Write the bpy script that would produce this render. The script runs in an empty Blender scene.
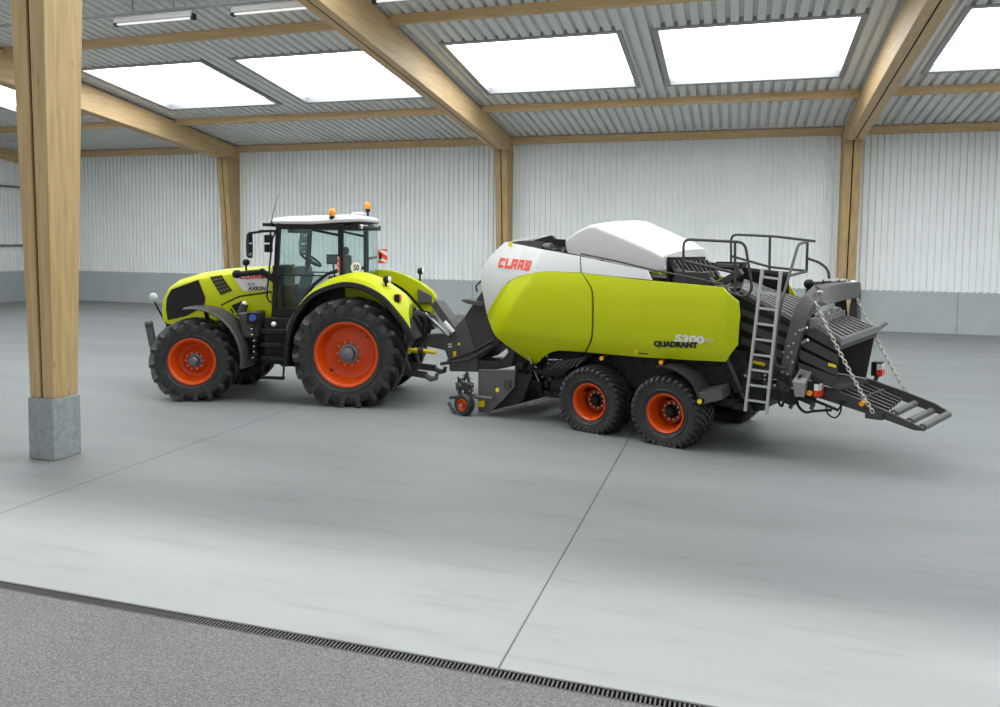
import bpy, bmesh, math, random
from mathutils import Vector, Matrix
random.seed(7)
C = bpy.context.scene.collection
PI = math.pi
# ------------------------------------------------------------------ camera
F, CX, CY, YAW, PIT, ROL = 794.809, 487.364, 294.264, -0.303904, 0.062227, 0.0104377
H = 3.05
_f = Vector((math.sin(YAW)*math.cos(PIT), math.cos(YAW)*math.cos(PIT), -math.sin(PIT)))
_r0 = Vector((math.cos(YAW), -math.sin(YAW), 0)); _u0 = _r0.cross(_f)
_r = math.cos(ROL)*_r0 + math.sin(ROL)*_u0
_u = -math.sin(ROL)*_r0 + math.cos(ROL)*_u0
cd = bpy.data.cameras.new('camera'); co = bpy.data.objects.new('camera', cd); C.objects.link(co)
cd.sensor_width = 36; cd.lens = F/1000*36; cd.sensor_fit = 'HORIZONTAL'
cd.shift_x = (500-CX)/1000; cd.shift_y = (CY-353.5)/1000
cd.clip_end = 500
m3 = Matrix((_r, _u, -_f)).transposed()
co.matrix_world = Matrix.Translation((0, 0, H)) @ m3.to_4x4()
bpy.context.scene.camera = co
# ------------------------------------------------------------------ light
SKY_STRENGTH = .65
PANE_STRENGTH = 4.8
vs = bpy.context.scene.view_settings
vs.view_transform = 'Standard'; vs.look = 'None'; vs.gamma = 1; vs.use_curve_mapping = False
vs.exposure = 0.30
w = bpy.data.worlds.new('overcast_sky'); bpy.context.scene.world = w; w.use_nodes = True
bg = w.node_tree.nodes['Background']
bg.inputs[0].default_value = (0.955, 0.985, 1.0, 1); bg.inputs[1].default_value = SKY_STRENGTH
sd = bpy.data.lights.new('veiled_sun', 'SUN'); sd.energy = 3.7; sd.angle = math.radians(7); sd.color = (1, .985, .96)
so = bpy.data.objects.new('veiled_sun', sd); C.objects.link(so); so.rotation_euler = (math.radians(-4), 0, 0)

# ------------------------------------------------------------------ materials
def mat(name, col, rough=.5, metal=0., var=0.0, vscale=8., bump=0., bscale=40., spec=.5, coat=0., emit=None, estr=0., alpha=None, trans=0.):
    m = bpy.data.materials.new(name); m.use_nodes = True
    nt = m.node_tree; b = nt.nodes['Principled BSDF']
    b.inputs['Base Color'].default_value = (*col, 1); b.inputs['Roughness'].default_value = rough
    b.inputs['Metallic'].default_value = metal; b.inputs['Specular IOR Level'].default_value = spec
    b.inputs['Coat Weight'].default_value = coat
    if trans: b.inputs['Transmission Weight'].default_value = trans
    if emit: b.inputs['Emission Color'].default_value = (*emit, 1); b.inputs['Emission Strength'].default_value = estr
    tc = nt.nodes.new('ShaderNodeTexCoord')
    if var:
        n = nt.nodes.new('ShaderNodeTexNoise'); n.inputs['Scale'].default_value = vscale; n.inputs['Detail'].default_value = 5
        nt.links.new(tc.outputs['Object'], n.inputs['Vector'])
        r = nt.nodes.new('ShaderNodeValToRGB'); r.color_ramp.elements[0].position = .3; r.color_ramp.elements[1].position = .7
        r.color_ramp.elements[0].color = (*[c*(1-var) for c in col], 1); r.color_ramp.elements[1].color = (*[min(1, c*(1+var)) for c in col], 1)
        nt.links.new(n.outputs['Fac'], r.inputs[0]); nt.links.new(r.outputs[0], b.inputs['Base Color'])
    if bump:
        n2 = nt.nodes.new('ShaderNodeTexNoise'); n2.inputs['Scale'].default_value = bscale; n2.inputs['Detail'].default_value = 4
        nt.links.new(tc.outputs['Object'], n2.inputs['Vector'])
        bp = nt.nodes.new('ShaderNodeBump'); bp.inputs['Strength'].default_value = bump; bp.inputs['Distance'].default_value = .02
        nt.links.new(n2.outputs['Fac'], bp.inputs['Height']); nt.links.new(bp.outputs[0], b.inputs['Normal'])
    return m

def wood(name, axis, base=(.64, .45, .245), dark=(.53, .36, .175)):
    m = bpy.data.materials.new(name); m.use_nodes = True; nt = m.node_tree; b = nt.nodes['Principled BSDF']
    b.inputs['Roughness'].default_value = .55
    tc = nt.nodes.new('ShaderNodeTexCoord'); mp = nt.nodes.new('ShaderNodeMapping')
    sc = [9., 9., 9.]; sc[axis] = .55; mp.inputs['Scale'].default_value = sc
    nt.links.new(tc.outputs['Object'], mp.inputs[0])
    n = nt.nodes.new('ShaderNodeTexNoise'); n.inputs['Scale'].default_value = 1.6; n.inputs['Detail'].default_value = 7; n.inputs['Distortion'].default_value = .6
    nt.links.new(mp.outputs[0], n.inputs['Vector'])
    r = nt.nodes.new('ShaderNodeValToRGB'); r.color_ramp.elements[0].position = .32; r.color_ramp.elements[1].position = .62
    r.color_ramp.elements[0].color = (*dark, 1); r.color_ramp.elements[1].color = (*base, 1)
    nt.links.new(n.outputs['Fac'], r.inputs[0])
    # knots
    mp2 = nt.nodes.new('ShaderNodeMapping'); s2 = [5., 5., 5.]; s2[axis] = 1.6; mp2.inputs['Scale'].default_value = s2
    nt.links.new(tc.outputs['Object'], mp2.inputs[0])
    v = nt.nodes.new('ShaderNodeTexVoronoi'); v.inputs['Scale'].default_value = 1.0; nt.links.new(mp2.outputs[0], v.inputs['Vector'])
    kr = nt.nodes.new('ShaderNodeValToRGB'); kr.color_ramp.elements[0].position = .03; kr.color_ramp.elements[1].position = .12
    kr.color_ramp.elements[0].color = (.55, .55, .55, 1); kr.color_ramp.elements[1].color = (1, 1, 1, 1)
    nt.links.new(v.outputs['Distance'], kr.inputs[0])
    mx = nt.nodes.new('ShaderNodeMixRGB'); mx.blend_type = 'MULTIPLY'; mx.inputs[0].default_value = .8
    nt.links.new(r.outputs[0], mx.inputs[1]); nt.links.new(kr.outputs[0], mx.inputs[2])
    nt.links.new(mx.outputs[0], b.inputs['Base Color'])
    return m

M = {}
M['wood_post'] = wood('timber_upright', 2, (.50, .35, .17), (.385, .258, .11)); M['wood_beam'] = wood('timber_beam', 1); M['wood_purlin'] = wood('timber_purlin', 0)
M['gap'] = mat('dark_gap', (.02, .013, .008), .9)
M['clad'] = mat('wall_cladding', (.86, .89, .89), .5, .0, var=.03, vscale=.6)
M['deck'] = mat('roof_deck', (.76, .77, .75), .5, .0, var=.04, vscale=.7)
M['frame'] = mat('skylight_frame', (.33, .335, .345), .4, .4)
M['pane'] = mat('skylight_pane', (.9, .9, .9), .6, emit=(.94, .985, 1.0), estr=PANE_STRENGTH)
M['plinth'] = mat('plinth_concrete', (.40, .44, .45), .75, var=.05, vscale=1.2, bump=.08)
M['foot'] = mat('cast_concrete', (.27, .30, .30), .8, var=.18, vscale=9, bump=.2, bscale=30)
M['girt'] = mat('steel_girt', (.22, .24, .25), .5, .5)
M['green'] = mat('green_paint', (.49, .545, .0), .40, var=.015, vscale=2, coat=.06, spec=.3)
M['white'] = mat('white_paint', (.57, .57, .57), .4, coat=.12, var=.01)
M['roofwhite'] = mat('cab_roof_plastic', (.50, .50, .495), .4, var=.015)
M['dark'] = mat('dark_grey_paint', (.055, .053, .051), .45, .1, var=.08, vscale=6, spec=.3)
M['mid'] = mat('mid_grey_paint', (.095, .093, .09), .42, .15, var=.06, vscale=6, spec=.35)
M['black'] = mat('black_plastic', (.009, .009, .009), .45, var=.1, spec=.25)
M['machine'] = mat('machinery', (.02, .02, .021), .5, .3, var=.4, vscale=14, bump=.3, bscale=25, spec=.2)
M['rubber'] = mat('tyre_rubber', (.027, .027, .027), .42, var=.25, vscale=9, bump=.12, bscale=60, spec=.42)
M['orange'] = mat('rim_orange', (.60, .06, .0), .38, coat=.1, spec=.35, var=.02)
M['steel'] = mat('bare_steel', (.40, .40, .41), .35, .8, var=.08, vscale=10)
M['alu'] = mat('aluminium', (.5, .51, .52), .35, .7, var=.04)
M['hub'] = mat('hub_grey', (.16, .16, .165), .4, .5, var=.1)
M['red'] = mat('red_paint', (.70, .04, .005), .35)
M['decalw'] = mat('white_decal', (.72, .72, .71), .35)
M['decalk'] = mat('black_decal', (.01, .01, .01), .4)
M['yellow'] = mat('yellow_sticker', (.85, .62, .0), .4)
M['amber'] = mat('amber_lens', (.85, .30, .0), .15, spec=.8)
M['lens'] = mat('clear_lens', (.85, .88, .9), .08, spec=.9)
M['blue'] = mat('blue_cap', (.03, .10, .36), .35)
M['mirror'] = mat('mirror_glass', (.8, .82, .84), .05, 1.)
M['seat'] = mat('seat_fabric', (.03, .03, .033), .85, var=.2, vscale=30)
M['teal'] = mat('cab_trim', (.10, .14, .145), .6)
M['slat'] = mat('worn_grey_steel', (.20, .20, .195), .4, .3, var=.1, vscale=8)
M['box'] = mat('light_grey_paint', (.24, .24, .235), .45)
M['chain'] = mat('galvanised_chain', (.5, .48, .42), .35, .6)

def glass(name, tint, mixf):
    m = bpy.data.materials.new(name); m.use_nodes = True; nt = m.node_tree
    for n in list(nt.nodes): nt.nodes.remove(n)
    o = nt.nodes.new('ShaderNodeOutputMaterial'); t = nt.nodes.new('ShaderNodeBsdfTransparent'); g = nt.nodes.new('ShaderNodeBsdfGlossy')
    t.inputs[0].default_value = (*tint, 1); g.inputs['Roughness'].default_value = .03; g.inputs[0].default_value = (.9, 1, 1, 1)
    fr = nt.nodes.new('ShaderNodeLayerWeight'); fr.inputs[0].default_value = .5
    pw = nt.nodes.new('ShaderNodeMath'); pw.operation = 'POWER'; pw.inputs[1].default_value = 5.; nt.links.new(fr.outputs['Facing'], pw.inputs[0])
    ad = nt.nodes.new('ShaderNodeMath'); ad.operation = 'MULTIPLY_ADD'; ad.inputs[1].default_value = .5; ad.inputs[2].default_value = .03
    mx = nt.nodes.new('ShaderNodeMixShader')
    nt.links.new(pw.outputs[0], ad.inputs[0]); ad.use_clamp = True; nt.links.new(ad.outputs[0], mx.inputs[0])
    nt.links.new(t.outputs[0], mx.inputs[1]); nt.links.new(g.outputs[0], mx.inputs[2]); nt.links.new(mx.outputs[0], o.inputs[0])
    return m
M['glass'] = glass('tinted_glass', (.90, .95, .945), .0)

def floor_mat():
    m = bpy.data.materials.new('polished_concrete'); m.use_nodes = True; nt = m.node_tree; b = nt.nodes['Principled BSDF']; L = nt.links.new
    tc = nt.nodes.new('ShaderNodeTexCoord')
    def noise(scale, sc, det=5):
        mp = nt.nodes.new('ShaderNodeMapping'); mp.inputs['Scale'].default_value = scale; L(tc.outputs['Object'], mp.inputs[0])
        n = nt.nodes.new('ShaderNodeTexNoise'); n.inputs['Scale'].default_value = sc; n.inputs['Detail'].default_value = det; L(mp.outputs[0], n.inputs['Vector']); return n
    a = noise((.25, 1, 1), .9); s = noise((.6, 5., 1), 1.1, 8)
    r1 = nt.nodes.new('ShaderNodeValToRGB'); r1.color_ramp.elements[0].position = .3; r1.color_ramp.elements[1].position = .7
    r1.color_ramp.elements[0].color = (.178, .188, .19, 1); r1.color_ramp.elements[1].color = (.212, .223, .225, 1); L(a.outputs['Fac'], r1.inputs[0])
    r2 = nt.nodes.new('ShaderNodeValToRGB'); r2.color_ramp.elements[0].position = .28; r2.color_ramp.elements[1].position = .46
    r2.color_ramp.elements[0].color = (.80, .80, .80, 1); r2.color_ramp.elements[1].color = (1, 1, 1, 1); L(s.outputs['Fac'], r2.inputs[0])
    mx = nt.nodes.new('ShaderNodeMixRGB'); mx.blend_type = 'MULTIPLY'; mx.inputs[0].default_value = .7; L(r1.outputs[0], mx.inputs[1]); L(r2.outputs[0], mx.inputs[2])
    # saw-cut joints along the depth of the hall
    sp = nt.nodes.new('ShaderNodeSeparateXYZ'); L(tc.outputs['Object'], sp.inputs[0])
    prev = None
    for xj in (-1.56, -7.77):
        d = nt.nodes.new('ShaderNodeMath'); d.operation = 'SUBTRACT'; d.inputs[1].default_value = xj; L(sp.outputs['X'], d.inputs[0])
        ab = nt.nodes.new('ShaderNodeMath'); ab.operation = 'ABSOLUTE'; L(d.outputs[0], ab.inputs[0])
        if prev:
            mn = nt.nodes.new('ShaderNodeMath'); mn.operation = 'MINIMUM'; L(prev.outputs[0], mn.inputs[0]); L(ab.outputs[0], mn.inputs[1]); prev = mn
        else: prev = ab
    lt = nt.nodes.new('ShaderNodeMath'); lt.operation = 'LESS_THAN'; lt.inputs[1].default_value = .008; L(prev.outputs[0], lt.inputs[0])
    mj = nt.nodes.new('ShaderNodeMixRGB'); mj.inputs[2].default_value = (.05, .055, .055, 1); L(lt.outputs[0], mj.inputs[0]); L(mx.outputs[0], mj.inputs[1])
    L(mj.outputs[0], b.inputs['Base Color'])
    r3 = nt.nodes.new('ShaderNodeMapRange'); r3.inputs['To Min'].default_value = .42; r3.inputs['To Max'].default_value = .6; L(s.outputs['Fac'], r3.inputs[0]); L(r3.outputs[0], b.inputs['Roughness'])
    b.inputs['Specular IOR Level'].default_value = .22
    return m
M['floor'] = floor_mat()
def asphalt():
    m = mat('asphalt', (.19, .185, .185), .85, bump=.5, bscale=90)
    nt = m.node_tree; b = nt.nodes['Principled BSDF']; tc = nt.nodes.new('ShaderNodeTexCoord')
    n = nt.nodes.new('ShaderNodeTexNoise'); n.inputs['Scale'].default_value = 60; n.inputs['Detail'].default_value = 3
    n2 = nt.nodes.new('ShaderNodeTexNoise'); n2.inputs['Scale'].default_value = .8
    nt.links.new(tc.outputs['Object'], n.inputs['Vector']); nt.links.new(tc.outputs['Object'], n2.inputs['Vector'])
    r = nt.nodes.new('ShaderNodeValToRGB'); r.color_ramp.elements[0].position = .35; r.color_ramp.elements[1].position = .68
    r.color_ramp.elements[0].color = (.055, .054, .056, 1); r.color_ramp.elements[1].color = (.135, .133, .136, 1)
    nt.links.new(n.outputs['Fac'], r.inputs[0])
    mr = nt.nodes.new('ShaderNodeMapRange'); mr.inputs['To Min'].default_value = .8; mr.inputs['To Max'].default_value = 1.15; nt.links.new(n2.outputs['Fac'], mr.inputs[0])
    mx = nt.nodes.new('ShaderNodeMixRGB'); mx.blend_type = 'MULTIPLY'; mx.inputs[0].default_value = 1
    nt.links.new(r.outputs[0], mx.inputs[1]); nt.links.new(mr.outputs[0], mx.inputs[2]); nt.links.new(mx.outputs[0], b.inputs['Base Color'])
    return m
M['asphalt'] = asphalt()

# ------------------------------------------------------------------ mesh builder
def resample(pl, n):
    pl = [Vector(p) for p in pl]
    d = [0.]
    for a, b in zip(pl, pl[1:]): d.append(d[-1] + (b-a).length)
    out = []; tot = d[-1]; k = 0
    for i in range(n+1):
        t = tot*i/n
        while k < len(pl)-2 and d[k+1] < t: k += 1
        s = (t-d[k])/max(1e-9, d[k+1]-d[k]); out.append(pl[k].lerp(pl[k+1], min(1, max(0, s))))
    return out
def smooth_line(pts, n=6, closed=False):
    """Catmull-Rom through the points"""
    P = [Vector(p) for p in pts]; out = []
    N = len(P)
    for i in range(N-1 if not closed else N):
        p1, p2 = P[i], P[(i+1) % N]
        p0 = P[i-1] if i > 0 or closed else p1*2-p2
        p3 = P[(i+2) % N] if i+2 < N or closed else p2*2-p1
        for k in range(n):
            t = k/n
            out.append(.5*((2*p1)+(p2-p0)*t+(2*p0-5*p1+4*p2-p3)*t*t+(3*p1-p0-3*p2+p3)*t**3))
    if not closed: out.append(P[-1])
    return out
class MB:
    def __init__(s): s.bm = bmesh.new(); s.mats = []; s.mi = 0
    def use(s, m):
        if m not in s.mats: s.mats.append(m)
        s.mi = s.mats.index(m); return s
    def V(s, p): return s.bm.verts.new(Vector(p))
    def Fc(s, vs):
        try:
            f = s.bm.faces.new(vs); f.material_index = s.mi; return f
        except ValueError: return None
    def hexa(s, p):
        v = [s.V(q) for q in p]
        for a in ((3, 2, 1, 0), (4, 5, 6, 7), (0, 1, 5, 4), (1, 2, 6, 5), (2, 3, 7, 6), (3, 0, 4, 7)): s.Fc([v[i] for i in a])
        return s
    def box(s, a, b, R=None, c=None):
        x0, y0, z0 = a; x1, y1, z1 = b
        p = [(x0, y0, z0), (x1, y0, z0), (x1, y1, z0), (x0, y1, z0), (x0, y0, z1), (x1, y0, z1), (x1, y1, z1), (x0, y1, z1)]
        if R: c = Vector(c); p = [R @ (Vector(q)-c) + c for q in p]
        return s.hexa(p)
    def prism(s, pts, v0, v1):
        """polygon of (u, w) points, extruded from v0 to v1"""
        a = [s.V((p[0], v0, p[1])) for p in pts]; b = [s.V((p[0], v1, p[1])) for p in pts]
        s.Fc(a); s.Fc(b[::-1]); n = len(pts)
        for i in range(n): s.Fc([a[i], b[i], b[(i+1) % n], a[(i+1) % n]])
        return s
    def prism_dir(s, pts, d):
        a = [s.V(p) for p in pts]; b = [s.V(Vector(p)+Vector(d)) for p in pts]
        s.Fc(a); s.Fc(b[::-1]); n = len(pts)
        for i in range(n): s.Fc([a[i], b[i], b[(i+1) % n], a[(i+1) % n]])
        return s
    def loft(s, rings, closed=True, caps=True):
        R = [[s.V(p) for p in r] for r in rings]; n = len(R[0])
        for a, b in zip(R, R[1:]):
            for i in range(n if closed else n-1): s.Fc([a[i], a[(i+1) % n], b[(i+1) % n], b[i]])
        if caps and closed: s.Fc(R[0][::-1]); s.Fc(R[-1])
        return s
    def tube(s, pts, r, seg=8, closed=False):
        P = [Vector(p) for p in pts]; N = len(P); rings = []; up = None
        for i in range(N):
            if closed: t = (P[(i+1) % N]-P[i-1])
            else: t = P[min(i+1, N-1)]-P[max(i-1, 0)]
            t.normalize()
            if up is None:
                up = Vector((0, 0, 1)) if abs(t.z) < .9 else Vector((0, 1, 0))
            x = up - t*up.dot(t); x.normalize(); up = x; y = t.cross(x)
            rr = r[i] if isinstance(r, (list, tuple)) else r
            rings.append([P[i]+(x*math.cos(2*PI*k/seg)+y*math.sin(2*PI*k/seg))*rr for k in range(seg)])
        if closed: rings.append(rings[0]); return s.loft(rings, True, False)
        return s.loft(rings)
    def cyl(s, p0, p1, r, r1=None, seg=18): return s.tube([p0, p1], [r, r if r1 is None else r1], seg)
    def bar(s, p0, p1, wx, wz, up=(0, 0, 1)):
        """rectangular bar from p0 to p1"""
        p0, p1 = Vector(p0), Vector(p1); t = (p1-p0).normalized(); u = Vector(up); x = t.cross(u)
        if x.length < 1e-4: x = t.cross(Vector((0, 1, 0)))
        x.normalize(); y = x.cross(t)
        r = [(x*a*wx/2 + y*b*wz/2) for a, b in ((-1, -1), (1, -1), (1, 1), (-1, 1))]
        return s.loft([[p0+q for q in r], [p1+q for q in r]])
    def lathe(s, prof, c, seg=48, sgn=1, axis='v'):
        """profile of (radius, offset along the axle); axle along v; sgn=-1 puts offsets to -v"""
        c = Vector(c); rings = []
        for i in range(seg):
            a = 2*PI*i/seg
            if axis == 'v': rings.append([c+Vector((r*math.cos(a), sgn*o, r*math.sin(a))) for r, o in prof])
            else: rings.append([c+Vector((r*math.cos(a), r*math.sin(a), sgn*o)) for r, o in prof])
        rings.append(rings[0]); R = [[s.V(p) for p in r] for r in rings[:-1]]; R.append(R[0])
        for a, b in zip(R, R[1:]):
            for i in range(len(prof)-1): s.Fc([a[i], a[i+1], b[i+1], b[i]])
        return s
    def coons(s, top, bottom, left, right, vf, nu=24, nw=12, th=.02):
        """sheet over (u, w) bounded by four polylines, v from vf(u, w); th = thickness towards +v"""
        T = resample(top, nu); B_ = resample(bottom, nu); Lf = resample(left, nw); Rt = resample(right, nw)
        g = []; h = []
        for i in range(nu+1):
            a = i/nu; ga = []; ha = []
            for j in range(nw+1):
                b = j/nw
                p = T[i]*(1-b)+B_[i]*b+Lf[j]*(1-a)+Rt[j]*a-(T[0]*(1-a)*(1-b)+T[-1]*a*(1-b)+B_[0]*(1-a)*b+B_[-1]*a*b)
                v = vf(p[0], p[1]); ga.append(s.V((p[0], v, p[1]))); ha.append(s.V((p[0], v+th, p[1])))
            g.append(ga); h.append(ha)
        for i in range(nu):
            for j in range(nw):
                s.Fc([g[i][j], g[i+1][j], g[i+1][j+1], g[i][j+1]]); s.Fc([h[i][j+1], h[i+1][j+1], h[i+1][j], h[i][j]])
            for q in (0, nw): s.Fc([g[i][q], g[i+1][q], h[i+1][q], h[i][q]])
        for j in range(nw):
            for q in (0, nu): s.Fc([g[q][j], g[q][j+1], h[q][j+1], h[q][j]])
        return s
    def ball(s, c, r, sz=(1, 1, 1), seg=14):
        c = Vector(c); rings = []
        for i in range(1, seg//2):
            a = PI*i/(seg//2); rings.append([c+Vector((r*sz[0]*math.sin(a)*math.cos(2*PI*k/seg), r*sz[1]*math.sin(a)*math.sin(2*PI*k/seg), r*sz[2]*math.cos(a))) for k in range(seg)])
        return s.loft(rings)
    def build(s, name, m=None, parent=None, bevel=0., ang=32, mirror=False):
        bm = s.bm
        if mirror:
            for v in bm.verts: v.co.y = -v.co.y
        bmesh.ops.recalc_face_normals(bm, faces=bm.faces)
        me = bpy.data.meshes.new(name); bm.to_mesh(me); bm.free()
        for q in (s.mats or [m]): me.materials.append(M[q] if isinstance(q, str) else q)
        me.polygons.foreach_set('use_smooth', [True]*len(me.polygons)); me.set_sharp_from_angle(angle=math.radians(ang))
        o = bpy.data.objects.new(name, me); C.objects.link(o)
        if parent: o.parent = parent
        if bevel:
            md = o.modifiers.new('bevel', 'BEVEL'); md.width = bevel; md.segments = 2; md.limit_method = 'ANGLE'; md.angle_limit = math.radians(40)
        return o
def thing(name, label, cat, loc=(0, 0, 0), rz=0, group=None):
    o = bpy.data.objects.new(name, None); C.objects.link(o); o.location = loc; o.rotation_euler = (0, 0, rz); o.empty_display_size = .3
    o['label'] = label; o['category'] = cat
    if group: o['group'] = group
    return o
def tag(o, label, cat, group=None):
    o['label'] = label; o['category'] = cat
    if group: o['group'] = group
    return o
def structure(o): o['kind'] = 'structure'; return o
def lettering(mb, text, at, size, sx=1., shear=0., bold=0., slope=0., vf=None, lift=.004):
    """flat letters on a side surface; at = (u, w) of the lower left corner"""
    cu = bpy.data.curves.new('letters', 'FONT'); cu.body = text; cu.size = size; cu.shear = shear; cu.offset = bold; cu.resolution_u = 3; cu.extrude = .002
    ob = bpy.data.objects.new('letters', cu); C.objects.link(ob)
    me = bpy.data.meshes.new_from_object(ob.evaluated_get(bpy.context.evaluated_depsgraph_get()))
    vv = []
    for q in me.vertices:
        u = at[0]+q.co.x*sx; wz = at[1]+q.co.y+slope*q.co.x*sx
        vv.append(mb.V((u, vf(u, wz)-lift-q.co.z, wz)))
    for p in me.polygons: mb.Fc([vv[i] for i in p.vertices])
    bpy.data.objects.remove(ob); bpy.data.meshes.remove(me); bpy.data.curves.remove(cu)
def block_letters(mb, text, at, h, wd, gap, t, shear, slope, vf, lift=.006):
    G = {'C': [(0, 0, t, 1), (t, 0, 1, t*h_(wd, h)), (t, 1-t*h_(wd, h), 1, 1)],
         'L': [(0, 0, t, 1), (t, 0, 1, t*h_(wd, h))],
         'A': [(0, 0, t, 1), (1-t, 0, 1, 1), (t, 1-t*h_(wd, h), 1-t, 1), (t, .28, 1-t, .28+t*h_(wd, h)*.8)],
         'S': [(0, 0, 1, t*h_(wd, h)), (0, .5-t*h_(wd, h)/2, 1, .5+t*h_(wd, h)/2), (0, 1-t*h_(wd, h), 1, 1), (0, .5, t, 1), (1-t, 0, 1, .5)]}
    x = at[0]
    for ch in text:
        for a, b, c_, d in G[ch]:
            q = []
            for px, py in ((a, b), (c_, b), (c_, d), (a, d)):
                u = x+px*wd+py*h*shear; wz = at[1]+py*h+slope*(u-at[0]); q.append((u, wz))
            f = [(u, vf(u, wz)-lift, wz) for u, wz in q]; k = [(u, vf(u, wz)-lift+.004, wz) for u, wz in q]
            mb.hexa(f+k)
        x += wd+gap-(.22*wd if ch == 'L' else 0)
def h_(wd, h): return wd/h

# ------------------------------------------------------------------ helper: sight lines on a vehicle's own planes
O = Vector((0, 0, H))
def ray(x, y): return _f + _r*((x-CX)/F) - _u*((y-CY)/F)
class Frame:
    def __init__(s, deg, o):
        a = math.radians(deg); s.a = a; s.o = Vector((*o, 0))
        s.U = Vector((math.cos(a), math.sin(a), 0)); s.Vv = Vector((-math.sin(a), math.cos(a), 0))
    def _at(s, d, t): q = O+d*t-s.o; return Vector((q.dot(s.U), q.dot(s.Vv), q.z))
    def v(s, x, y, v):
        d = ray(x, y); q = s._at(d, (v-(O-s.o).dot(s.Vv))/d.dot(s.Vv)); return (q.x, q.z)
    def u(s, x, y, u):
        d = ray(x, y); q = s._at(d, (u-(O-s.o).dot(s.U))/d.dot(s.U)); return (q.y, q.z)
    def w(s, x, y, w):
        d = ray(x, y); q = s._at(d, (w-H)/d.z); return (q.x, q.y)
    def s(s, x, y, vf):
        v = -1.
        for _ in range(12): p = s.v(x, y, v); v = vf(*p)
        return s.v(x, y, v)

# ================================================================== the hall
W = 32.44; XL, XR = -34.0, 31.0; SL = .129; YF = 7.75
def roof(y): return 7.537 + SL*(W-y)
XF = (-22.66, -9.33, 3.86)                       # timber frames
SKY_X = [(-28.7, -23.75), (-21.54, -16.77), (-15.45, -10.45), (-8.31, -3.33), (-2.20, 2.78), (5.22, 10.2), (11.3, 16.3), (18.4, 23.4)]
SKY_Y = [(22.135, 26.588), (9.2, 16.4)]  # second row: unseen, added and enlarged to throw top light on the vehicles

o = structure(MB().box((XL-.2, 5.336, -.2), (XR+.2, W+.3, 0)).build('floor', 'floor'))
o = structure(MB().box((-70, -25, -.2), (70, 5.212, -.004)).build('apron', 'asphalt'))
# slotted drain between the two
mb = MB().use('dark')
mb.box((-60, 5.315, -.06), (40, 5.336, .002)); mb.box((-60, 5.212, -.06), (40, 5.226, -.002))
mb.use('black').box((-60, 5.212, -.12), (40, 5.315, -.06)).use('dark')
x = -16.
while x < 5: mb.box((x, 5.22, -.03), (x+.013, 5.32, -.002)); x += .032
mb.box((-60, 5.22, -.03), (-16, 5.32, -.004))
tag(mb.build('drain_channel'), 'narrow slotted steel drain running between the dark asphalt and the pale concrete floor', 'drain')

# back wall: concrete plinth panels below, vertical corrugated cladding above
def corr(mb, x0, x1, pitch, prof, put):
    n = int(math.ceil((x1-x0)/pitch)); pts = []
    for i in range(n):
        for a, d in prof: pts.append((x0+(i+a)*pitch, d))
    return pts
PR = [(0, 0), (.45, 0), (.53, .09), (.92, .09)]
mb = MB()
pts = corr(mb, XL, XR, .225, PR, None)
mb.loft([[(x, W+.02-d, 1.5) for x, d in pts], [(x, W+.02-d, 7.62) for x, d in pts]], closed=False)
structure(mb.build('wall_back', 'clad', ang=20))
mb = MB(); x = 7.64-6.16*7; 
while x < XR:
    mb.box((max(x, XL)+.012, W-.03, -.02), (min(x+6.16, XR)-.012, W+.14, 1.524)); x += 6.16
mb.box((XL, W-.0, -.02), (XR, W+.14, 1.50))
structure(mb.build('baseboard_back', 'plinth', bevel=.008))
mb = MB(); pts = corr(mb, YF+1, W, .225, PR, None)
mb.loft([[(XL-.02+d, y, 1.5) for y, d in pts], [(XL-.02+d, y, roof(y)+.05) for y, d in pts]], closed=False)
structure(mb.build('wall_left', 'clad', ang=20))
mb = MB(); y = W
while y > YF: mb.box((XL-.14, max(y-4.1, YF)+.01, -.02), (XL+.03, y-.01, 1.524)); y -= 4.1
structure(mb.build('baseboard_left', 'plinth', bevel=.008))
mb = MB(); pts = corr(mb, YF+1, W, .225, PR, None)
mb.loft([[(XR+.02-d, y, 0) for y, d in pts], [(XR+.02-d, y, roof(y)+.05) for y, d in pts]], closed=False)
structure(mb.build('wall_right', 'clad', ang=20))
# girts and edge beam on the left wall
n = 1
for z in (2.77, 5.64):
    structure(MB().box((XL+.03, YF+1, z-.05), (XL+.13, W-.05, z+.05)).build('trim_%d' % n, 'girt')); n += 1
mb = MB().hexa([(XL+.03, YF+1, roof(YF+1)-.95), (XL+.3, YF+1, roof(YF+1)-.95), (XL+.3, W-.02, roof(W)-.95), (XL+.03, W-.02, roof(W)-.95),
                (XL+.03, YF+1, roof(YF+1)-.43), (XL+.3, YF+1, roof(YF+1)-.43), (XL+.3, W-.02, roof(W)-.43), (XL+.03, W-.02, roof(W)-.43)])
structure(mb.build('trim_%d' % n, 'wood_beam', bevel=.01)); n += 1

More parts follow.
